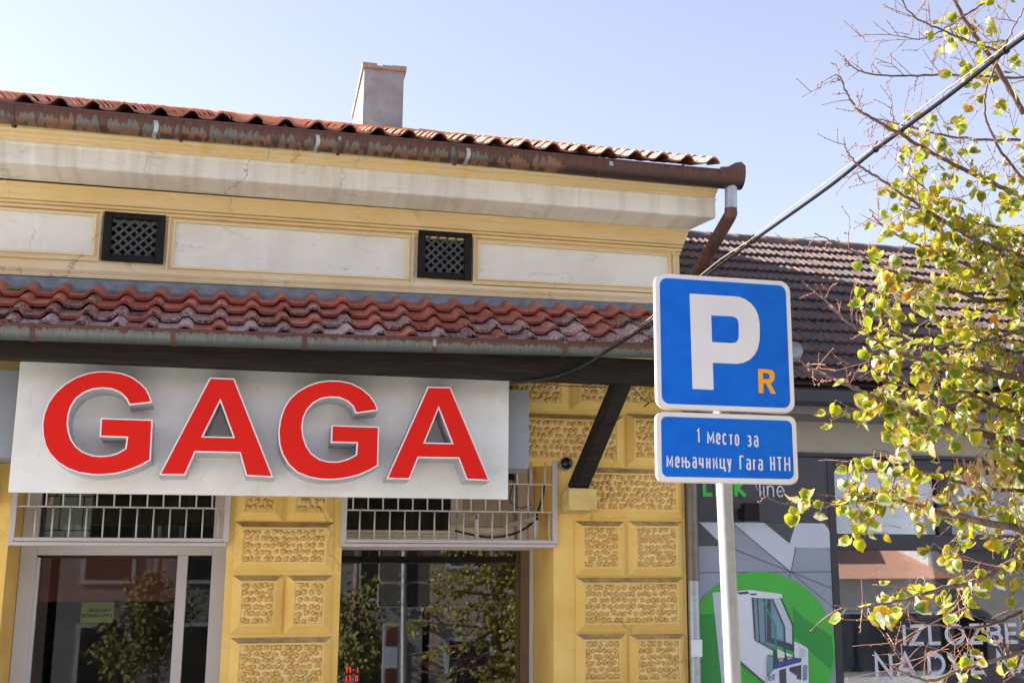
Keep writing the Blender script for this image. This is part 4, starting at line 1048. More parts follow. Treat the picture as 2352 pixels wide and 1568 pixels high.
Ph = [(440, 383), (565, 389), (585, 393), (600, 403), (608, 418), (611, 440), (611, 510), (607, 532), (598, 546), (584, 553), (565, 555), (445, 548)]
MB().poly([sp(Pp), sp(Ph)], py - .0095, py - .0076).build('letter_p', 'sign_white', pl1)
Rp = [(730, 714), (795, 717), (815, 722), (828, 735), (833, 753), (832, 775), (822, 793), (806, 802), (841, 868), (811, 866), (780, 804), (762, 803), (764, 864), (735, 863)]
Rh = [(760, 739), (790, 741), (800, 747), (803, 758), (801, 771), (794, 778), (762, 776)]
MB().poly([sp(Rp), sp(Rh)], py - .0095, py - .0076).build('letter_r', 'sign_orange', pl1)
def upx(a, b=1300): return at((2400 + a / 1.65) / 1.63265, (950 + b / 1.65) / 1.63265, py - .008)
LW = .0074
def cyr_line(items, base_left, base_right, cap):
    # items: (glyph, z0px, z1px) extents in the close-up; baseline falls along the plate
    tl = MB()
    for k, (g_, a, b) in enumerate(items):
        f = (a - 163) / 770; base = base_left + (base_right - base_left) * f
        x0 = upx(a, base).x + .005; x1 = upx(b, base).x - .005; zb = upx(a, base).z + .005; H = upx(a, base - cap).z - zb - .008
        wd, st = CYR[g_]
        for q_, (pts, cl) in enumerate(st):
            stroke(tl, [(x0 + (p[0] / wd) * (x1 - x0), zb + p[1] * H) for p in pts], LW, py - .0095 - .0004 * (q_ % 3), closed=bool(cl))
    tl.build('lettering', 'sign_white', pl2)
cyr_line([('1', 350, 371)], 1161, 1216, 102)
cyr_line([('m', 415, 461), ('e', 470, 500), ('s', 510, 539), ('t', 547, 580), ('o', 586, 616)], 1161, 1216, 102)
cyr_line([('z', 663, 692), ('a', 703, 735)], 1161, 1216, 102)
cyr_line([('m', 163, 206), ('e', 217, 247), ('nj', 257, 312), ('a', 322, 354), ('ch', 364, 395), ('n', 408, 438), ('i', 450, 482), ('c', 492, 532), ('u', 538, 569)], 1325, 1352, 102)
cyr_line([('G', 615, 648), ('a', 656, 689), ('g', 699, 723), ('a', 730, 763)], 1325, 1352, 102)
cyr_line([('H', 805, 838), ('T', 845, 884), ('H', 893, 932)], 1325, 1352, 102)
pxc = at(1662, 1115, py + .06)
pbx = at(1680, 1540, py + .06)
MB().tube([(pbx.x + (pbx.x - pxc.x) * 2.6, py + .055, .12), (pxc.x, py + .055, pxc.z), (pxc.x - .012, py + .055, 3.30)], .0375, 20).build('pole', 'galv_pole', pk, True, angle=50)
for z in (rz0 + .05, rz1 - .04, qz0 + .08, qz1 - .14):
    MB().box(pxc.x - .07, pxc.x + .07, py + .025, py + .050, z, z + .028).build('clamp', 'galv', pk)
    MB().tube([(pxc.x - .055, py + .05, z + .014), (pxc.x - .055, py + .12, z + .014)], .006, 6).build('bolt', 'galv', pk)
# small lamp behind
lq = at(1828, 812, -1.5)
lm = thing('street_spotlight', 'small rounded grey spotlight just behind the right edge of the parking sign', 'lamp', (lq.x, -1.2, lq.z - .1))
MB().tube([(lq.x - .02, -1.15, lq.z + .0), (lq.x - .01, -1.3, lq.z + .03), (lq.x, -1.45, lq.z + .03)], [.05, .075, .082], 20).build('housing', 'galv', lm, True, angle=50)
MB().tube([(lq.x, -1.451, lq.z + .03), (lq.x, -1.49, lq.z + .03), (lq.x, -1.51, lq.z + .03)], [.08, .07, .02], 20).build('lens', 'zinc', lm, True)
MB().bar((lq.x - .02, -1.2, lq.z - .04), (lq.x - .02, -1.16, lq.z - .26), .05, .03, up=(0, 1, 0)).build('arm', 'galv', lm)
MB().bar((lq.x - .02, -1.17, lq.z - .26), (lq.x - .02, -.4, lq.z - .30), .04, .04).build('bracket', 'galv', lm)

# ================================================================== OVERHEAD CABLE
oc = thing('overhead_cable', 'black corrugated conduit with tan wire running from the canopy up across the sky', 'cable', tuple(at(1370, 832, -1.02)))
cp_ = [(1170, 880, -1.02), (1260, 868, -1.03), (1335, 842, -1.06), (1385, 812, -1.2), (1440, 778, -1.5), (1500, 735, -2.0), (1630, 627, -3.1), (1727, 555, -3.8), (1900, 432, -5.0), (2012, 343, -5.7), (2180, 219, -6.55), (2310, 116, -7.05), (2420, 35, -7.4), (2600, -110, -7.9)]
path = bez([at(*p) for p in cp_], 60)
cut = 4 * 60
rad = [.0215 + (.0035 if (i % 2) else -.002) for i in range(len(path))]
# even spacing for the corrugation
acc = [0]
for i in range(1, len(path)): acc.append(acc[-1] + (path[i] - path[i - 1]).length)
def along(s):
    import bisect
    i = min(max(bisect.bisect(acc, s) - 1, 0), len(path) - 2); f = (s - acc[i]) / max(1e-6, acc[i + 1] - acc[i]); return path[i].lerp(path[i + 1], f)
s0 = acc[5 * 60]; n = int((acc[-1] - s0) / .009); pts = [along(s0 + i * .009) for i in range(n)]
MB().tube(pts, [.0090 + (.0016 if i % 2 else -.0007) for i in range(n)], 8).build('conduit', 'cable', oc, True)
MB().tube([along(acc[60 * 5] * i / 40) for i in range(42)], .012, 8).build('lead', 'black_plastic', oc, True)
off = [along(s0 - .6 + i * .06) for i in range(int((acc[-1] - s0 + .6) / .06))]
ties = [at(1727, 555, -3.8), at(2012, 343, -5.7), at(2310, 116, -7.05)]
wp = []
for p in off:
    d = min((p - t_).length for t_ in ties); wp.append(p + Vector((-.006, 0, .0135 + .018 * min(1, d / .5) * (1 if p.x < 4 else 1))))
MB().tube(wp, .0028, 6).build('messenger_wire', 'wire_tan', oc, True)
for t_ in ties:
    i = min(range(len(pts)), key=lambda k: (pts[k] - t_).length); d = (pts[i + 1] - pts[i - 1]).normalized()
    MB().tube([pts[i] - d * .006, pts[i] + d * .006], .0165, 10).build('cable_tie', 'black_plastic', oc)
    MB().bar(pts[i] + Vector((0, 0, .015)), pts[i] + Vector((.012, 0, .05)), .006, .006).build('tie_tail', 'black_plastic', oc)
lw = thing('loose_wire', 'thin twisted black wire end hanging at the timber brace', 'wire', tuple(at(1450, 905, -.2)))
MB().tube(bez([at(1170, 872, -.9), at(1290, 885, -.3), at(1400, 890, -.2), at(1453, 893, -.25), at(1475, 915, -.2), at(1490, 925, -.15), at(1478, 935, -.15)], 6), .004, 5).build('strand', 'black_plastic', lw, True)
MB().tube(bez([at(1480, 932, -.15), at(1500, 920, -.2), at(1530, 915, -.25)], 6), .004, 5).build('strand', 'black_plastic', lw, True)

# ================================================================== NEIGHBOUR SHOP
nb = thing('grey_shop', 'low dark grey shop with weathered tiled roof, large windows and a printed banner', 'shop', (7, 1, 0))
NY = .10; NX0, NX1 = WX + .13, 13.0
zg = at(1845, 1043, NY).z                          # bottom of render band
zbt = at(1750, 1199, NY).z                         # banner top
wx0 = at(1915, 1081, NY).x
w = MB()
w.box(NX0, NX1, NY, .5, zg, 3.95); w.build('wall', 'nb_wall', nb)
MB().box(NX0, wx0 - .07, NY + .001, .5, zbt, zg - .025).build('sign_panel', 'anth_panel', nb)
MB().box(NX0, wx0 - .07, NY + .03, .5, .02, zbt).build('wall', 'nb_wall', nb)
MB().cbox(NX0, NX1, NY - .03, NY + .05, zg - .022, zg + .012).build('trim_rail', 'anthracite', nb)
MB().box(NX0, NX1, .5, 7, .02, .1).build('floor', 'interior2', nb)
MB().box(NX0, NX1, 6.9, 7, .1, 3.9).build('back_wall', simple('pale_shop_wall', (.32, .31, .29), .8), nb)
MB().box(NX1, NX1 + .3, 0, 7, .02, 3.9).build('side_wall', 'nb_wall', nb)
MB().box(NX0, NX1, .5, 6.9, 3.3, 3.35).build('ceiling', 'interior2', nb)
# fascia band, soffit and box gutter
zs = at(1850, 968, -.2).z; zs1 = at(1850, 925, -.3).z; zg0 = at(1850, 926, -.42).z; zg1 = at(1850, 890, -.42).z
MB().box(NX0, NX1, -.30, NY - .001, zs1 - .10, zs1 + .02).build('soffit', 'nb_soffit', nb)
gnb = MB(); gnb.cbox(NX0, NX1, -.44, -.302, zg0, zg1, .02); gnb.build('gutter', 'anthracite', nb)
MB().box(NX0, NX1, -.30, -.05, zs1 + .02, 4.0).build('eave_board', 'anthracite', nb)
# roof
n_e = at(1830, 872, -.42); n_r = at(1830, 563, 3.5)
esn = Vector((0, n_r.y - n_e.y, n_r.z - n_e.z)); ln = esn.length; esn.normalize()
NCOL = int((12.2 - NX0) / CW); tm_g = [tile_mesh('roof_tile_grey', P2, L=.38, mat='tile_grey', lipattr=True, seed=i + 30, th=.024, tilt=.038) for i in range(4)]
dk = MB(); A_ = Vector((NX0 - .1, n_e.y + .03, n_e.z - .03)); B_ = Vector((NX1, n_e.y + .03, n_e.z - .03))
dk.add([A_, B_, B_ + esn * ln, A_ + esn * ln, A_ + Vector((0, 7.6, 0)), B_ + Vector((0, 7.6, 0))], [(0, 1, 2, 3), (3, 2, 5, 4), (0, 4, 5, 1)])
nroof = dk.build('roof', 'tile_grey', nb)
nrow = 14; crn = ln / nrow
roof_tiles(nroof, Vector((NX0 - .12, n_e.y, n_e.z)), ex, esn, NCOL, nrow, CW, crn, tm_g, 300, lambda r_, c: c + .01 * r_, jit=.009)
rt = MB(); rme = MB().tube([(0, 0, 0), (.18, 0, .004), (.36, 0, .0), (.40, 0, .012)], [.10, .098, .095, .108], 12).mesh('ridge_tile', 'tile_grey', True, 40)
a_ = rme.attributes.new('lip', 'FLOAT', 'POINT'); a_.data.foreach_set('value', [1.0 if v.co.x > .34 else 0.0 for v in rme.vertices])
rp = Vector((NX0 - .1, n_r.y + .02, n_r.z - .01))
for i in range(24): link('ridge_tile', rme, nroof, mw=Matrix.Translation(rp + Vector((i * .37, 0, 0))))
# windows
ny = NY + .02
def fr_(u0, v0, u1, v1, y0, y1, nm='frame', mat='anthracite'):
    x0, x1, z0, z1 = rect_uv(u0, v0, u1, v1, y0); return MB().cbox(x0, x1, y0, y1, z0, z1).build(nm, mat, nb)
x0 = wx0 - .068; xm0, xm1 = at(2152, 1150, ny).x, at(2181, 1150, ny).x
z_t = at(2000, 1082, ny).z; z_m1 = at(2000, 1226, ny).z; z_m0 = at(2000, 1262, ny).z
MB().cbox(x0, wx0, ny - .03, ny + .08, .1, zg - .024).build('frame', 'anthracite', nb)
MB().cbox(wx0, NX1, ny - .02, ny + .08, z_t, zg - .024).build('frame', 'anthracite', nb)
MB().cbox(wx0, NX1, ny - .025, ny + .08, z_m0, z_m1).build('transom', 'anthracite', nb)
for i in range(4):
    xa = xm0 + i * 1.35; MB().cbox(xa, xa + (xm1 - xm0), ny - .018, ny + .08, z_m1, z_t).build('mullion', 'anthracite', nb)
    xl = wx0 if i == 0 else xm1 + (i - 1) * 1.35
    MB().box(xl, xa, ny + .03, ny + .038, z_m1, z_t).build('pane', 'glass_nb', nb)
for i in range(3):
    xa = 5.273 + (i + 1) * 2.35
    MB().cbox(xa, xa + .07, ny - .018, ny + .08, .1, z_m0).build('mullion', 'anthracite', nb)
    MB().box(wx0 if i == 0 else 5.343 + i * 2.35, xa, ny + .03, ny + .038, .1, z_m0).build('pane', 'glass_nb', nb)
# vinyl letters on glass
vy = ny + .026
def vl(pts): return [((lambda w_: (w_.x, w_.z))(at((2500 + a / 1.755) / 1.63265, (1700 + b / 1.755) / 1.63265, vy))) for a, b in pts]
MB().poly([vl([(1255, 135), (1255, 527), (1455, 527), (1455, 415), (1560, 412), (1660, 392), (1728, 345), (1752, 275), (1735, 205), (1680, 155), (1590, 135)]), vl([(1455, 205), (1530, 207), (1568, 225), (1580, 255), (1568, 285), (1530, 302), (1455, 302)])], vy, vy + .002).build('window_letter', 'white_vinyl', nb)
MB().poly([vl([(1885, 140), (2080, 140), (2200, 400), (2320, 140), (2510, 140), (2290, 560), (2110, 560)])], vy, vy + .002).build('window_letter', 'white_vinyl', nb)
t1 = MB()
def line(mb, word, u0, v1, cap, sxx, gap, slope=0., w=.03):
    p = at(u0, v1, vy); H = at(u0, v1 - cap, vy).z - p.z
    x = p.x
    for ch in word:
        if ch == ' ': x += H * .42 * sxx; continue
        m = MB(); x = write(m, ch, LAT, x, p.z, H, w, vy, gap=gap, sx=sxx); m.build('window_letter', 'white_vinyl', nb)
def zc(a, b): return (2500 + a / 1.755) / 1.63265, (1700 + b / 1.755) / 1.63265
u_, v_ = zc(1568, 1260); line(t1, 'IZLOZBE', u_, v_, 47, 1.14, .36, w=.033)
t2 = MB(); u_, v_ = zc(1385, 1465); line(t2, 'NA DVE NA', u_, v_, 50.5, 1.12, .33, w=.035)
# things inside the shop
MB().box(5.5, 6.1, 1.2, 1.3, 0.2, 2.4).build('display_board', 'pr_glass', nb); MB().box(6.6, 8.9, 2.0, 2.1, .2, 2.45).build('display_board', 'pr_light', nb)
MB().box(5.9, 6.6, 2.8, 2.9, .2, 2.3).build('display_board', 'blind', nb)
for i in range(14): MB().box(6.65, 8.85, 1.90, 1.97, .5 + i * .13, .56 + i * .13).build('blind_slat', 'pr_white', nb)
# logo lettering (green and white) on the dark panel
lg = MB(); yl = NY - .008
p = at(1618, 1138, yl); H = .155
xx = p.x
for ch in 'LINK': lg = MB(); xx = write(lg, ch, LAT, xx, p.z, H, .036, yl, gap=.27, sx=1.0); lg.build('logo_letter', 'logo_green', nb)
lg = MB(); q0 = at(1746, 1138, yl).x; xx = q0
for ch in 'line': lg = MB(); xx = write(lg, ch, LAT, xx, p.z, H * .92, .014, yl, gap=.26, sx=.95); lg.build('logo_letter', 'white_vinyl', nb)
# banner -------------------------------------------------------------------
bn = thing('banner', 'printed banner with a green disc and a cutaway white window profile on the grey shop', 'banner', (4.5, NY, .3))
by = NY + .002; bx0, bx1, bz1_ = NX0 + .002, wx0 - .072, zbt - .003
MB().box(bx0, bx1, by, by + .02, .3, bz1_).build('sheet', 'pr_grey', bn)
cnt = [0]
def pr_(pts, mat, nm='print', sc=None):
    cnt[0] += 1; y_ = by - .0006 * cnt[0]; f = sc or (lambda a, b: ((2500 + a / 1.755) / 1.63265, (1700 + b / 1.755) / 1.63265))
    q = []
    for a, b in pts:
        w_ = at(*f(a, b), y_); q.append((min(max(w_.x, bx0), bx1), min(max(w_.z, .3), bz1_)))
    return MB().poly([q], y_, y_ + .0005).build(nm, mat, bn)
Z2 = lambda a, b: ((2580 + a / 3.92) / 1.63265, (2200 + b / 3.92) / 1.63265)
pr_([(180, 452), (340, 452), (340, 608), (180, 608)], 'pr_dark'); pr_([(215, 452), (340, 452), (340, 575)], 'pr_light')
pr_([(640, 452), (850, 452), (805, 600), (700, 510)], 'pr_dark'); pr_([(450, 452), (640, 452), (845, 620), (820, 775), (450, 470)], 'pr_light')
pr_([(850, 452), (1040, 452), (1090, 500), (1090, 618), (850, 618), (808, 600)], 'pr_light'); pr_([(1035, 452), (1095, 452), (1095, 505)], 'pr_dark')
for a in (((450, 470), (1115, 1010)), ((450, 630), (1110, 885)), ((185, 782), (1105, 776)), ((850, 620), (800, 860))):
    (a0, b0), (a1, b1) = a; d = Vector((a1 - a0, b1 - b0)).normalized(); n_ = Vector((-d.y, d.x)) * 2.0
    pr_([(a0 + n_.x, b0 + n_.y), (a1 + n_.x, b1 + n_.y), (a1 - n_.x, b1 - n_.y), (a0 - n_.x, b0 - n_.y)], 'pr_dark')
pr_([(610 + 500 * math.cos(R(t_)), 1300 - 525 * math.sin(R(t_))) for t_ in range(-75, 256, 6)], 'green', 'green_disc')
pr_([(187, 1060), (400, 1040), (400, 1509), (187, 1509)], 'green2'); pr_([(830, 1000), (905, 1080), (1085, 1200), (1098, 1330), (1080, 1420), (935, 1290), (840, 1200)], 'green2')
q = lambda pts, m: pr_(pts, m, 'print', Z2)
q([(360, 82), (480, 95), (880, 140), (940, 150), (975, 765), (880, 790), (750, 1000), (750, 1450), (500, 1450)], 'pr_white2')
q([(480, 95), (880, 140), (940, 150), (975, 765), (1255, 920), (1250, 1000), (1165, 990), (1160, 1420), (750, 1080), (740, 1000), (480, 700)], 'pr_white')
q([(360, 82), (700, 60), (900, 40), (1380, 100), (1385, 160), (1240, 170), (880, 150), (480, 95)], 'pr_white'); q([(710, 75), (880, 60), (900, 95), (760, 110)], 'pr_dark'); q([(905, 95), (1010, 90), (1000, 120), (920, 115)], 'pr_dark')
q([(935, 150), (1110, 180), (1235, 170), (1360, 160), (1530, 560), (1545, 860), (1300, 905), (975, 765)], 'pr_glass')
q([(935, 150), (965, 155), (1000, 770), (975, 765)], 'pr_dark'); q([(1010, 160), (1025, 160), (1060, 800), (1045, 795)], 'pr_dark'); q([(1115, 165), (1135, 165), (1150, 840), (1135, 835)], 'pr_dark')
q([(1165, 175), (1215, 175), (1225, 740), (1560, 850), (1560, 945), (1160, 800)], 'pr_dark'); q([(1360, 160), (1530, 560), (1540, 840), (1430, 800), (1420, 560), (1240, 175)], 'pr_light')
q([(1085, 180), (1112, 180), (1300, 590), (1310, 1040), (1285, 1040), (1272, 600)], 'pr_teal'); q([(1228, 168), (1250, 168), (1430, 580), (1440, 1000), (1415, 1000), (1405, 585)], 'pr_teal2'); q([(1350, 158), (1375, 160), (1550, 545), (1560, 940), (1535, 940), (1528, 560)], 'pr_teal2')
q([(975, 765), (1255, 915), (1560, 1050), (1560, 1090), (1280, 1140), (1250, 930), (980, 780)], 'pr_dark')
q([(1310, 900), (1420, 960), (1420, 1030), (1320, 1040)], 'pr_white'); q([(1440, 960), (1540, 1000), (1530, 1030), (1450, 1010)], 'pr_white'); q([(1325, 1050), (1405, 1035), (1395, 1090), (1345, 1100)], 'pr_olive'); q([(1450, 1020), (1530, 1010), (1520, 1060), (1470, 1070)], 'pr_olive')
q([(1265, 1130), (1560, 1040), (1680, 1075), (1640, 1095), (1280, 1200)], 'pr_blue')
q([(1560, 795), (1740, 880), (1765, 910), (1775, 1450), (1160, 1450), (1165, 1320), (1265, 1210), (1660, 1100), (1670, 1040), (1565, 1030)], 'pr_white')
q([(1630, 880), (1735, 920), (1735, 1030), (1635, 1020)], 'pr_white2'); q([(1165, 1010), (1250, 1030), (1240, 1240), (1165, 1280)], 'pr_glass'); q([(1340, 1220), (1440, 1190), (1450, 1440), (1345, 1400)], 'pr_dark'); q([(1490, 1180), (1665, 1140), (1665, 1360), (1600, 1350), (1600, 1300), (1490, 1230)], 'pr_dark')
q([(1180, 1300), (1220, 1290), (1220, 1370), (1180, 1380)], 'pr_glass'); q([(1235, 1280), (1275, 1270), (1275, 1360), (1235, 1370)], 'pr_glass'); q([(1690, 1150), (1755, 1140), (1750, 1360), (1690, 1370)], 'pr_glass')
q([(750, 1070), (760, 1075), (1150, 1410), (1120, 1411), (750, 1100)], 'pr_dark')
# black spotlight on the shop front
sx_, sx2, sz0_, sz1_ = rect_uv(1710, 1155, 1752, 1196, -.12)
sl_ = thing('wall_spotlight', 'small black box spotlight below the green logo on the grey shop', 'lamp', (sx_, NY, sz0_))
MB().cbox(sx_, sx_ + (sx2 - sx_) * .8, -.13, -.02, sz0_, sz1_, .004).build('housing', 'black_metal', sl_); MB().box(sx_ + .02, sx_ + .08, -.02, NY, sz0_ + .03, sz1_ - .03).build('arm', 'black_metal', sl_)
MB().box(sx_ + .015, sx_ + (sx2 - sx_) * .8 - .015, -.12, -.035, sz0_ - .003, sz0_ - .0005).build('lens', 'black_plastic', sl_)

# ================================================================== TREE
def leaf_mesh(seed, curl):
    rg = random.Random(seed); n = 16; L = []
    for i in range(n):
        a = 2 * math.pi * i / n; r_ = 1 - .10 * math.cos(a) * 0
        x = math.sin(a) * .52 * (1 + .10 * math.cos(a)); y = -math.cos(a) * .5 + .5
        if i == 0: y = .10
        if i in (1, n - 1): y -= .02
        if i == n // 2: y += .12
        x *= 1 + rg.uniform(-.07, .07); y += rg.uniform(-.03, .03); L.append((x, y))
    c = (0, .5); vs = [(0, .5, 0)]; rim = [0.]
    for f, rv in ((.5, .45), (.85, .8), (1.0, 1.0)):
        for x, y in L: vs.append((x * f, .5 + (y - .5) * f, 0)); rim.append(rv)
    k1, k2, k3 = rg.uniform(-.5, .9) * curl, rg.uniform(-.3, .8) * curl, rg.uniform(-.15, .15)
    out = []
    for i, (x, y, z) in enumerate(vs):
        z = abs(x) * .25 * curl + k1 * x * x + k2 * (y - .4) ** 2 + k3 * x + rg.uniform(-.02, .02) * rim[i]
        if rim[i] > .9: z += rg.uniform(-.03, .09) * curl
        out.append((x, y - (x * x) * .2, z))
    fs = [(0, 1 + i, 1 + (i + 1) % n) for i in range(n)]
    for l in range(2):
        for i in range(n): a = 1 + l * n + i; b = 1 + l * n + (i + 1) % n; fs.append((a, a + n, b + n, b))
    # petiole
    me = MB().add([tuple(Vector(p) * .064) for p in out], fs).mesh('leaf', 'leaf', True)
    me.attributes.new('rim', 'FLOAT', 'POINT').data.foreach_set('value', rim)
    return me
LM = [leaf_mesh(i, .6 + .45 * (i % 5)) for i in range(20)]
tree = thing('lime_tree', 'lime tree with thinning yellow-green autumn leaves reaching in from the right', 'tree', (4.3, -5.9, .12))
trunk_top = Vector((5.6, -4.6, 2.6))
MB().tube([(4.3, -5.9, .10), (4.32, -5.9, .5), (4.3, -5.88, 1.6), (4.28, -5.9, 2.8), (4.2, -5.9, 4.2), (4.05, -5.8, 5.4), (3.9, -5.7, 6.2)], [.17, .14, .125, .115, .095, .07, .04], 12).build('trunk', 'bark', tree, True)
limbs = [
 ([(2352, 262), (2303, 176), (2261, 112), (2230, 67), (2185, -10), (2150, -90)], -3.6, -4.0, .022, .010),
 ([(2420, 480), (2352, 453), (2247, 404), (2128, 344), (2057, 302), (1994, 267), (1966, 246), (1945, 215), (1934, 183), (1919, 171)], -4.0, -5.0, .013, .0024),
 ([(2420, 620), (2352, 590), (2244, 551), (2163, 506), (2093, 460), (2022, 411), (1990, 392), (1966, 373), (1945, 345), (1938, 316)], -4.2, -5.1, .011, .0022),
 ([(2420, 184), (2352, 179), (2180, 172), (2064, 174), (1987, 167), (1955, 152), (1938, 130)], -3.4, -4.0, .009, .0024),
 ([(2420, 330), (2352, 323), (2198, 316), (2092, 292), (2000, 270)], -3.6, -4.2, .011, .003),
 ([(2460, 700), (2352, 616), (2280, 575), (2210, 531), (2136, 490), (2080, 470)], -3.9, -4.6, .026, .004),
 ([(2460, 885), (2352, 872), (2247, 846), (2136, 828), (2070, 812), (2025, 790), (1950, 742), (1915, 712), (1891, 683)], -4.4, -5.2, .015, .0028),
 ([(2440, 735), (2352, 755), (2247, 787), (2136, 794), (2090, 782), (2036, 753)], -4.3, -4.9, .012, .003),
 ([(2460, 1040), (2352, 1017), (2173, 976), (2062, 931), (2010, 912), (1969, 894), (1895, 861), (1860, 845), (1835, 828)], -4.2, -5.2, .020, .003),
 ([(2460, 1240), (2352, 1216), (2229, 1191), (2125, 1167), (2048, 1142), (2002, 1128), (1972, 1118)], -4.6, -5.2, .019, .008),
 ([(2010, 1132), (2002, 1139), (1975, 1152), (1950, 1156), (1898, 1163), (1858, 1160), (1821, 1156), (1797, 1155), (1776, 1149), (1750, 1130), (1734, 1116)], -5.15, -5.35, .006, .0022),
 ([(2460, 1215), (2352, 1275), (2264, 1324), (2220, 1342), (2177, 1348), (2090, 1373), (2050, 1382), (2013, 1387), (1968, 1397), (1919, 1390)], -4.5, -5.2, .016, .0025),
 ([(2460, 1480), (2352, 1498), (2229, 1530), (2142, 1561), (2110, 1556), (2090, 1551), (2060, 1535), (2030, 1519)], -4.6, -5.1, .011, .0025),
 ([(2300, 120), (2247, 102), (2173, 74), (2100, 39), (2068, -5)], -3.9, -4.3, .010, .004),
 ([(2440, 1130), (2352, 1128), (2250, 1120), (2180, 1100), (2110, 1075), (2060, 1045), (2000, 1030)], -4.0, -4.8, .012, .003),
 ([(2440, 560), (2352, 540), (2280, 520), (2200, 498), (2120, 430), (2060, 380)], -3.6, -4.3, .012, .003),
 ([(2440, 660), (2352, 680), (2260, 690), (2180, 660), (2100, 640), (2020, 610), (1925, 560), (1870, 535)], -3.9, -4.6, .014, .003),
 ([(2352, 840), (2280, 800), (2200, 770), (2120, 700), (2060, 670), (1990, 660)], -3.7, -4.4, .010, .003),
 ([(2400, 700), (2300, 650), (2200, 600), (2100, 560), (2030, 520), (1995, 480)], -4.0, -4.8, .011, .0028),
 ([(2352, 1400), (2290, 1430), (2220, 1440), (2150, 1435), (2080, 1420)], -4.3, -4.8, .010, .003),
 ([(2050, 1142), (2052, 1100), (2060, 1050), (2080, 1010), (2100, 990)], -5.1, -5.1, .006, .003),
 ([(2440, 980), (2352, 950), (2280, 930), (2220, 900), (2130, 900), (2050, 880), (1990, 868)], -4.1, -4.7, .012, .003),
 ([(2352, 20), (2320, 80), (2270, 190), (2262, 260), (2290, 330), (2340, 400), (2400, 470)], -5.0, -4.6, .005, .011),
 ([(2352, -30), (2300, -10), (2240, 20), (2180, 60), (2120, 90), (2070, 85)], -3.6, -4.2, .010, .003),
]
TY = lambda y: -3.1 + y * .66
rg = random.Random(11); anchors = []; twigs = MB()
def dens(u, v):
    if u > 2560 or v > 1720 or v < -150: return 0
    if v < 250: b = 2130; d = .12
    elif v < 420: b = 2050; d = .26
    elif v < 520: b = 2000; d = .42
    elif v < 640: b = 1960; d = .6
    elif v < 900: b = 1945; d = .68
    elif v < 1080: b = 1900; d = .72
    elif v < 1200: b = 1790; d = .5
    elif v < 1320: b = 1880; d = .5
    elif v < 1400: b = 1940; d = .5
    else: b = 2120; d = .15
    if u < b: return 0
    k = min(1, (u - b) / 120 + .25)
    if u > 2360: k *= .6
    return d * k
def proj(p):
    d = p - CAMP; x = d.dot(Vector((AX.x, AY.x, AZ.x))); y = d.dot(Vector((AX.y, AY.y, AZ.y))); z = d.dot(Vector((AX.z, AY.z, AZ.z)))
    return CX + FPX * x / -z, CY - FPX * y / -z
bough_roots = []
def twig(p, d, L, r0, depth=0):
    n = max(4, int(L / .04)); r0 *= .85; pts = [p]; dd = d.normalized(); q = p.copy()
    droop = Vector((0, 0, rg.uniform(-.10, .06)))
    for i in range(n):
        dd = (dd + Vector((rg.uniform(-.13, .13), rg.uniform(-.13, .13), rg.uniform(-.13, .13))) + droop).normalized(); q = q + dd * L / n; pts.append(q.copy())
    twigs.tube(pts, [r0 + (.0012 - r0) * i / n for i in range(n + 1)], 5, caps=False)
    for i in range(1, n + 1):
        anchors.append((pts[i], dd.copy()))
        if rg.random() < .65: 
            t_ = pts[i] + Vector((rg.uniform(-1, 1), rg.uniform(-1, 1), rg.uniform(-1, 1))).normalized() * .008
            twigs.tube([pts[i], t_], [.0028, .0022], 4)
        if depth < 1 and rg.random() < .34:
            s = Vector((rg.uniform(-1, 1), rg.uniform(-1, 1), rg.uniform(-1, 1))); s = (s - dd * s.dot(dd)).normalized()
            twig(pts[i], dd * .8 + s * .9, L * rg.uniform(.3, .55), .0022, depth + 1)
for uvs, ya, yb, r0, r1 in limbs:
    ya, yb, r0, r1 = TY(ya), TY(yb), r0 * .78, r1 * .78
    N = len(uvs); P_ = [at(u, v, ya + (yb - ya) * i / (N - 1)) for i, (u, v) in enumerate(uvs)]
    if r0 > r1 and uvs[0][0] >= 2400:      # carry the limb on to the trunk
        z = P_[0].z - rg.uniform(.3, .8); z = max(1.6, min(z, 5.0)); f = (z - 1.6) / 4
        P_ = [Vector((4.28 - .3 * max(0, f - .6), -5.88, z)), P_[0].lerp(Vector((4.2, -5.85, z)), .5) + Vector((0, 0, .05))] + P_; rr0 = r0 * 1.6
    else: rr0 = r0
    pts = bez(P_, 7); n = len(pts)
    pts = [p + Vector((rg.uniform(-1, 1), rg.uniform(-1, 1), rg.uniform(-1, 1))) * .004 for p in pts]
    MB().tube(pts, [rr0 + (r1 - rr0) * i / (n - 1) for i in range(n)], 8).build('branch', 'bark', tree, True)
    L_ = 0
    for i in range(2, n - 1):
        L_ += (pts[i] - pts[i - 1]).length
        if L_ > .042:
            L_ = 0; dd = (pts[i + 1] - pts[i]).normalized(); s = Vector((rg.uniform(-1, 1), rg.uniform(-1, 1), rg.uniform(-1, 1))); s = (s - dd * s.dot(dd)).normalized()
            u, v = proj(pts[i])
            if u < 1905 and v > 1050:
                if rg.random() < .5: twig(pts[i], dd * .8 + s * .8, rg.uniform(.02, .05), .0018, 1)
                continue
            if v < 480 and rg.random() < .22: twig(pts[i], dd * rg.uniform(.6, 1.1) - s, rg.uniform(.10, .26), .002)
            if rg.random() < (.8 if v < 1350 else .45): twig(pts[i], dd * rg.uniform(.6, 1.1) + s, rg.uniform(.10, .34) * (1.0 if u > 2050 else .5), .0026)
    for i in range(3, n): anchors.append((pts[i], Vector((0, 0, -1))))
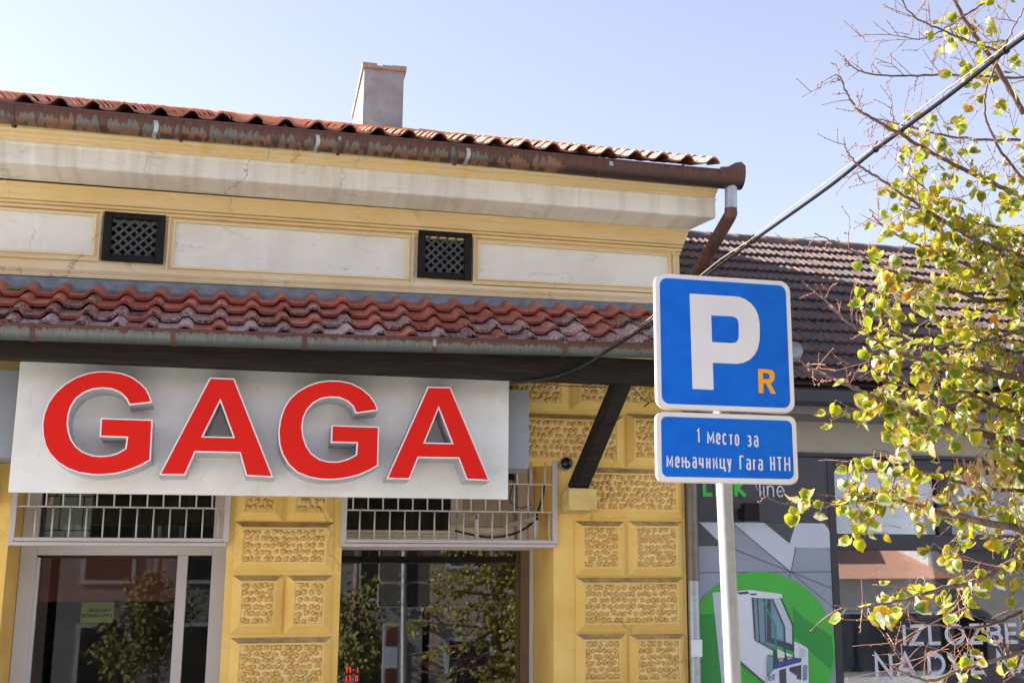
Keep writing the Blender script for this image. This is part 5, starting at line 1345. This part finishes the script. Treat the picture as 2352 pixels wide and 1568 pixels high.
# a few extra leafy shoots inside the crown for depth, some beyond the frame
for k in range(190):
    u = rg.uniform(2170, 2700) if k < 30 else rg.uniform(2440, 3300); v = rg.uniform(380, 1650)
    y = rg.uniform(-6.4, -5.2)
    p = at(u, v, y); twig(p, Vector((-1, rg.uniform(-.8, .8), rg.uniform(-.5, .5))), rg.uniform(.25, .5), .0036)
tw = twigs.build('twigs', 'twig', tree, True); tw['kind'] = 'stuff'
cand = []
for p, d in anchors:
    u, v = proj(p); dn = dens(u, v)
    if u > 2400 and 500 < v < 1900: dn = 2.2
    for _ in range(5 if u > 2400 else 2):
        if rg.random() < dn * .33:
            pet = Vector((rg.uniform(-1, 1), rg.uniform(-1, 1), rg.uniform(-1.6, .2))).normalized() * rg.uniform(.02, .045)
            b = p + pet; dirv = (pet.normalized() * .6 + Vector((rg.uniform(-1, 1), rg.uniform(-1, 1), rg.uniform(-1.1, .1)))).normalized()
            nrm = Vector((rg.uniform(-.6, .6), rg.uniform(-1, .5), rg.uniform(.1, 1.2))); x = dirv.cross(nrm).normalized(); z = x.cross(dirv).normalized()
            s = rg.uniform(.55, 1.08); mw = Matrix((x * s, dirv * s, z * s)).transposed().to_4x4(); mw.translation = b
            cand.append(((b - CAMP).length + (5 if not (-20 < u < 2370 and -20 < v < 1590) else 0), mw, rg.choice(LM), p, b))
cand.sort(key=lambda t: t[0])
print('LEAVES', len(cand))
for d_, mw, me, p, b in cand[:300]: link('leaf', me, tree, mw=mw)
V = []; F = []; A = []
for d_, mw, me, p, b in cand[300:]:
    k = len(V); V += [tuple(mw @ v.co) for v in me.vertices]; F += [[k + i for i in q_.vertices] for q_ in me.polygons]; A += [d.value for d in me.attributes['rim'].data]
if V:
    me2 = bpy.data.meshes.new('foliage'); me2.from_pydata(V, [], F); me2.materials.append(M['leaf']); me2.polygons.foreach_set('use_smooth', [True] * len(F))
    me2.attributes.new('rim', 'FLOAT', 'POINT').data.foreach_set('value', A); link('foliage', me2, tree)['kind'] = 'stuff'
pm = MB()
for d_, mw, me, p, b in cand: pm.tube([p, (p + b) / 2 + Vector((0, 0, .004)), b], .0011, 4, caps=False)
o = pm.build('petioles', simple('petiole_green', (.22, .30, .06), .6), tree, True); o['kind'] = 'stuff'
# dry bract cluster
db = MB(); c = at(2252, 1078, -6.4)
for i in range(46):
    p = c + Vector((rg.gauss(0, .07), rg.gauss(0, .03), rg.gauss(0, .05))); q_ = p + Vector((rg.uniform(-.03, .03), rg.uniform(-.02, .02), -rg.uniform(.02, .06)))
    w_ = Vector((rg.uniform(.003, .009), rg.uniform(-.004, .004), 0)); db.add([p - w_, p + w_, (p + q_) / 2 + w_ * 1.5 + Vector((0, .006, 0)), q_, (p + q_) / 2 - w_ * 1.5], [(0, 1, 2, 3, 4)])
o = db.build('dry_bracts', 'dry_leaf', tree); o['kind'] = 'stuff'

# ================================================================== ACROSS THE STREET (seen only in the window glass)
def far_house(x0, x1, y, h, wallm, label, floors, nwin, roofm, rise=2.8):
    t = thing('far_house', label, 'house', ((x0 + x1) / 2, y, .1))
    wl_ = MB().box(x0, x1, y - 8, y, .1, h).build('wall', wallm, t)
    r_ = MB(); r_.add([(x0 - .3, y + .5, h), (x1 + .3, y + .5, h), (x1 + .3, y - 4, h + rise), (x0 - .3, y - 4, h + rise), (x0 - .3, y - 8.5, h), (x1 + .3, y - 8.5, h)], [(0, 3, 2, 1), (2, 3, 4, 5), (0, 1, 5, 4), (0, 4, 3), (1, 2, 5)]); r_.build('roof', roofm, t)
    fh = (h - .4) / floors
    for f_ in range(floors):
        for i in range(nwin):
            cx_ = x0 + (i + .5) * (x1 - x0) / nwin; z0 = .1 + f_ * fh + .9
            wf = MB().box(cx_ - .6, cx_ + .6, y, y + .08, z0, z0 + 1.5).build('window', 'anthracite' if 'brown' in label else 'grey_box', t); MB().box(cx_ - .5, cx_ + .5, y + .081, y + .09, z0 + .1, z0 + 1.4).build('pane', 'black_plastic', wf)
    return t
far_house(-16, -4.2, -22, 6.2, simple('brown_brick', (.085, .065, .055), .85), 'dark brown two-storey house across the street, mirrored in the left door glass', 2, 5, 'tile_orange')
far_house(-4, 4.5, -22, 5.2, simple('grey_stucco', (.14, .145, .15), .85), 'grey house across the street, mirrored between pole and tree in the glass', 2, 4, 'tile_orange')
far_house(4.7, 12.5, -22, 6.8, simple('sand_stucco', (.24, .21, .16), .85), 'sand-coloured taller house across the street, mirrored behind the lime tree', 2, 4, 'tile_grey')
far_house(14, 18.3, -22, 3.4, simple('white_stucco', (.50, .50, .49), .85), 'white house with red-brown roof across the street, mirrored in the grey shop windows', 1, 5, 'tile_orange', rise=1.3)
far_house(18.6, 32, -23, 4.6, simple('pale_grey_stucco', (.42, .43, .44), .85), 'pale grey house across the street, mirrored behind the window lettering', 1, 6, 'tile_grey', rise=.4)
def street_tree(x, y, label, s):
    t = thing('street_tree', label, 'tree', (x, y, .12)); r2 = random.Random(s)
    MB().tube([(x, y, .1), (x + .05, y, 1.5), (x, y, 3.2), (x, y, 5.0)], [.16, .12, .09, .03], 8).build('trunk', 'bark', t, True)
    V = []; F = []; A = []
    cl = [(Vector((x + r2.gauss(0, .38), y + r2.gauss(0, .6), 2.35 + r2.gauss(0, .5))), r2.uniform(.15, .32)) for _ in range(26)]
    for i in range(2600):
        c_, rr_ = r2.choice(cl); p = c_ + Vector((r2.gauss(0, rr_), r2.gauss(0, rr_), r2.gauss(0, rr_ * .8))); a = Vector((r2.uniform(-1, 1), r2.uniform(-1, 1), r2.uniform(-1, 1))).normalized() * .06; b = a.orthogonal().normalized() * .05
        k = len(V); V += [p - a, p + b, p + a, p - b]; F.append((k, k + 1, k + 2, k + 3)); A += [.3, .3, .9, .3]
    me2 = bpy.data.meshes.new('crown'); me2.from_pydata([tuple(v) for v in V], [], F); me2.materials.append(M['dull_leaf']); me2.attributes.new('rim', 'FLOAT', 'POINT').data.foreach_set('value', A)
    link('crown', me2, t)['kind'] = 'stuff'
street_tree(at(352, 1450, 20.9).x, -19.6, 'brownish street tree across the road, mirrored in the left door glass', 3)
street_tree(at(815, 1450, 21.8).x, -20.2, 'small street tree across the road, mirrored left of the sign pole in the window', 4)
tx0, tx1 = at(882, 1480, 15.6).x, at(934, 1480, 15.6).x
tt = thing('totem_sign', 'grey advertising pillar with dark red panels at the kerb, mirrored beside the sign pole', 'pillar', ((tx0 + tx1) / 2, -14, 0))
MB().box(tx0, tx1, -14.2, -14, 0, at(900, 1396, 15.6).z).build('body', 'galv', tt)
for va, vb in ((1402, 1447), (1500, 1555)): MB().box(tx0 + .04, tx0 + (tx1 - tx0) * .6, -14, -13.98, at(900, vb, 15.6).z, at(900, va, 15.6).z).build('red_panel', simple('dark_red_panel', (.07, .018, .015), .5), tt)
MB().box(tx0 + .02, tx0 + (tx1 - tx0) * .62, -14, -13.985, at(900, 1498, 15.6).z, at(900, 1450, 15.6).z).build('white_panel', 'grey_box', tt)
S.render.resolution_x = 1024; S.render.resolution_y = 682
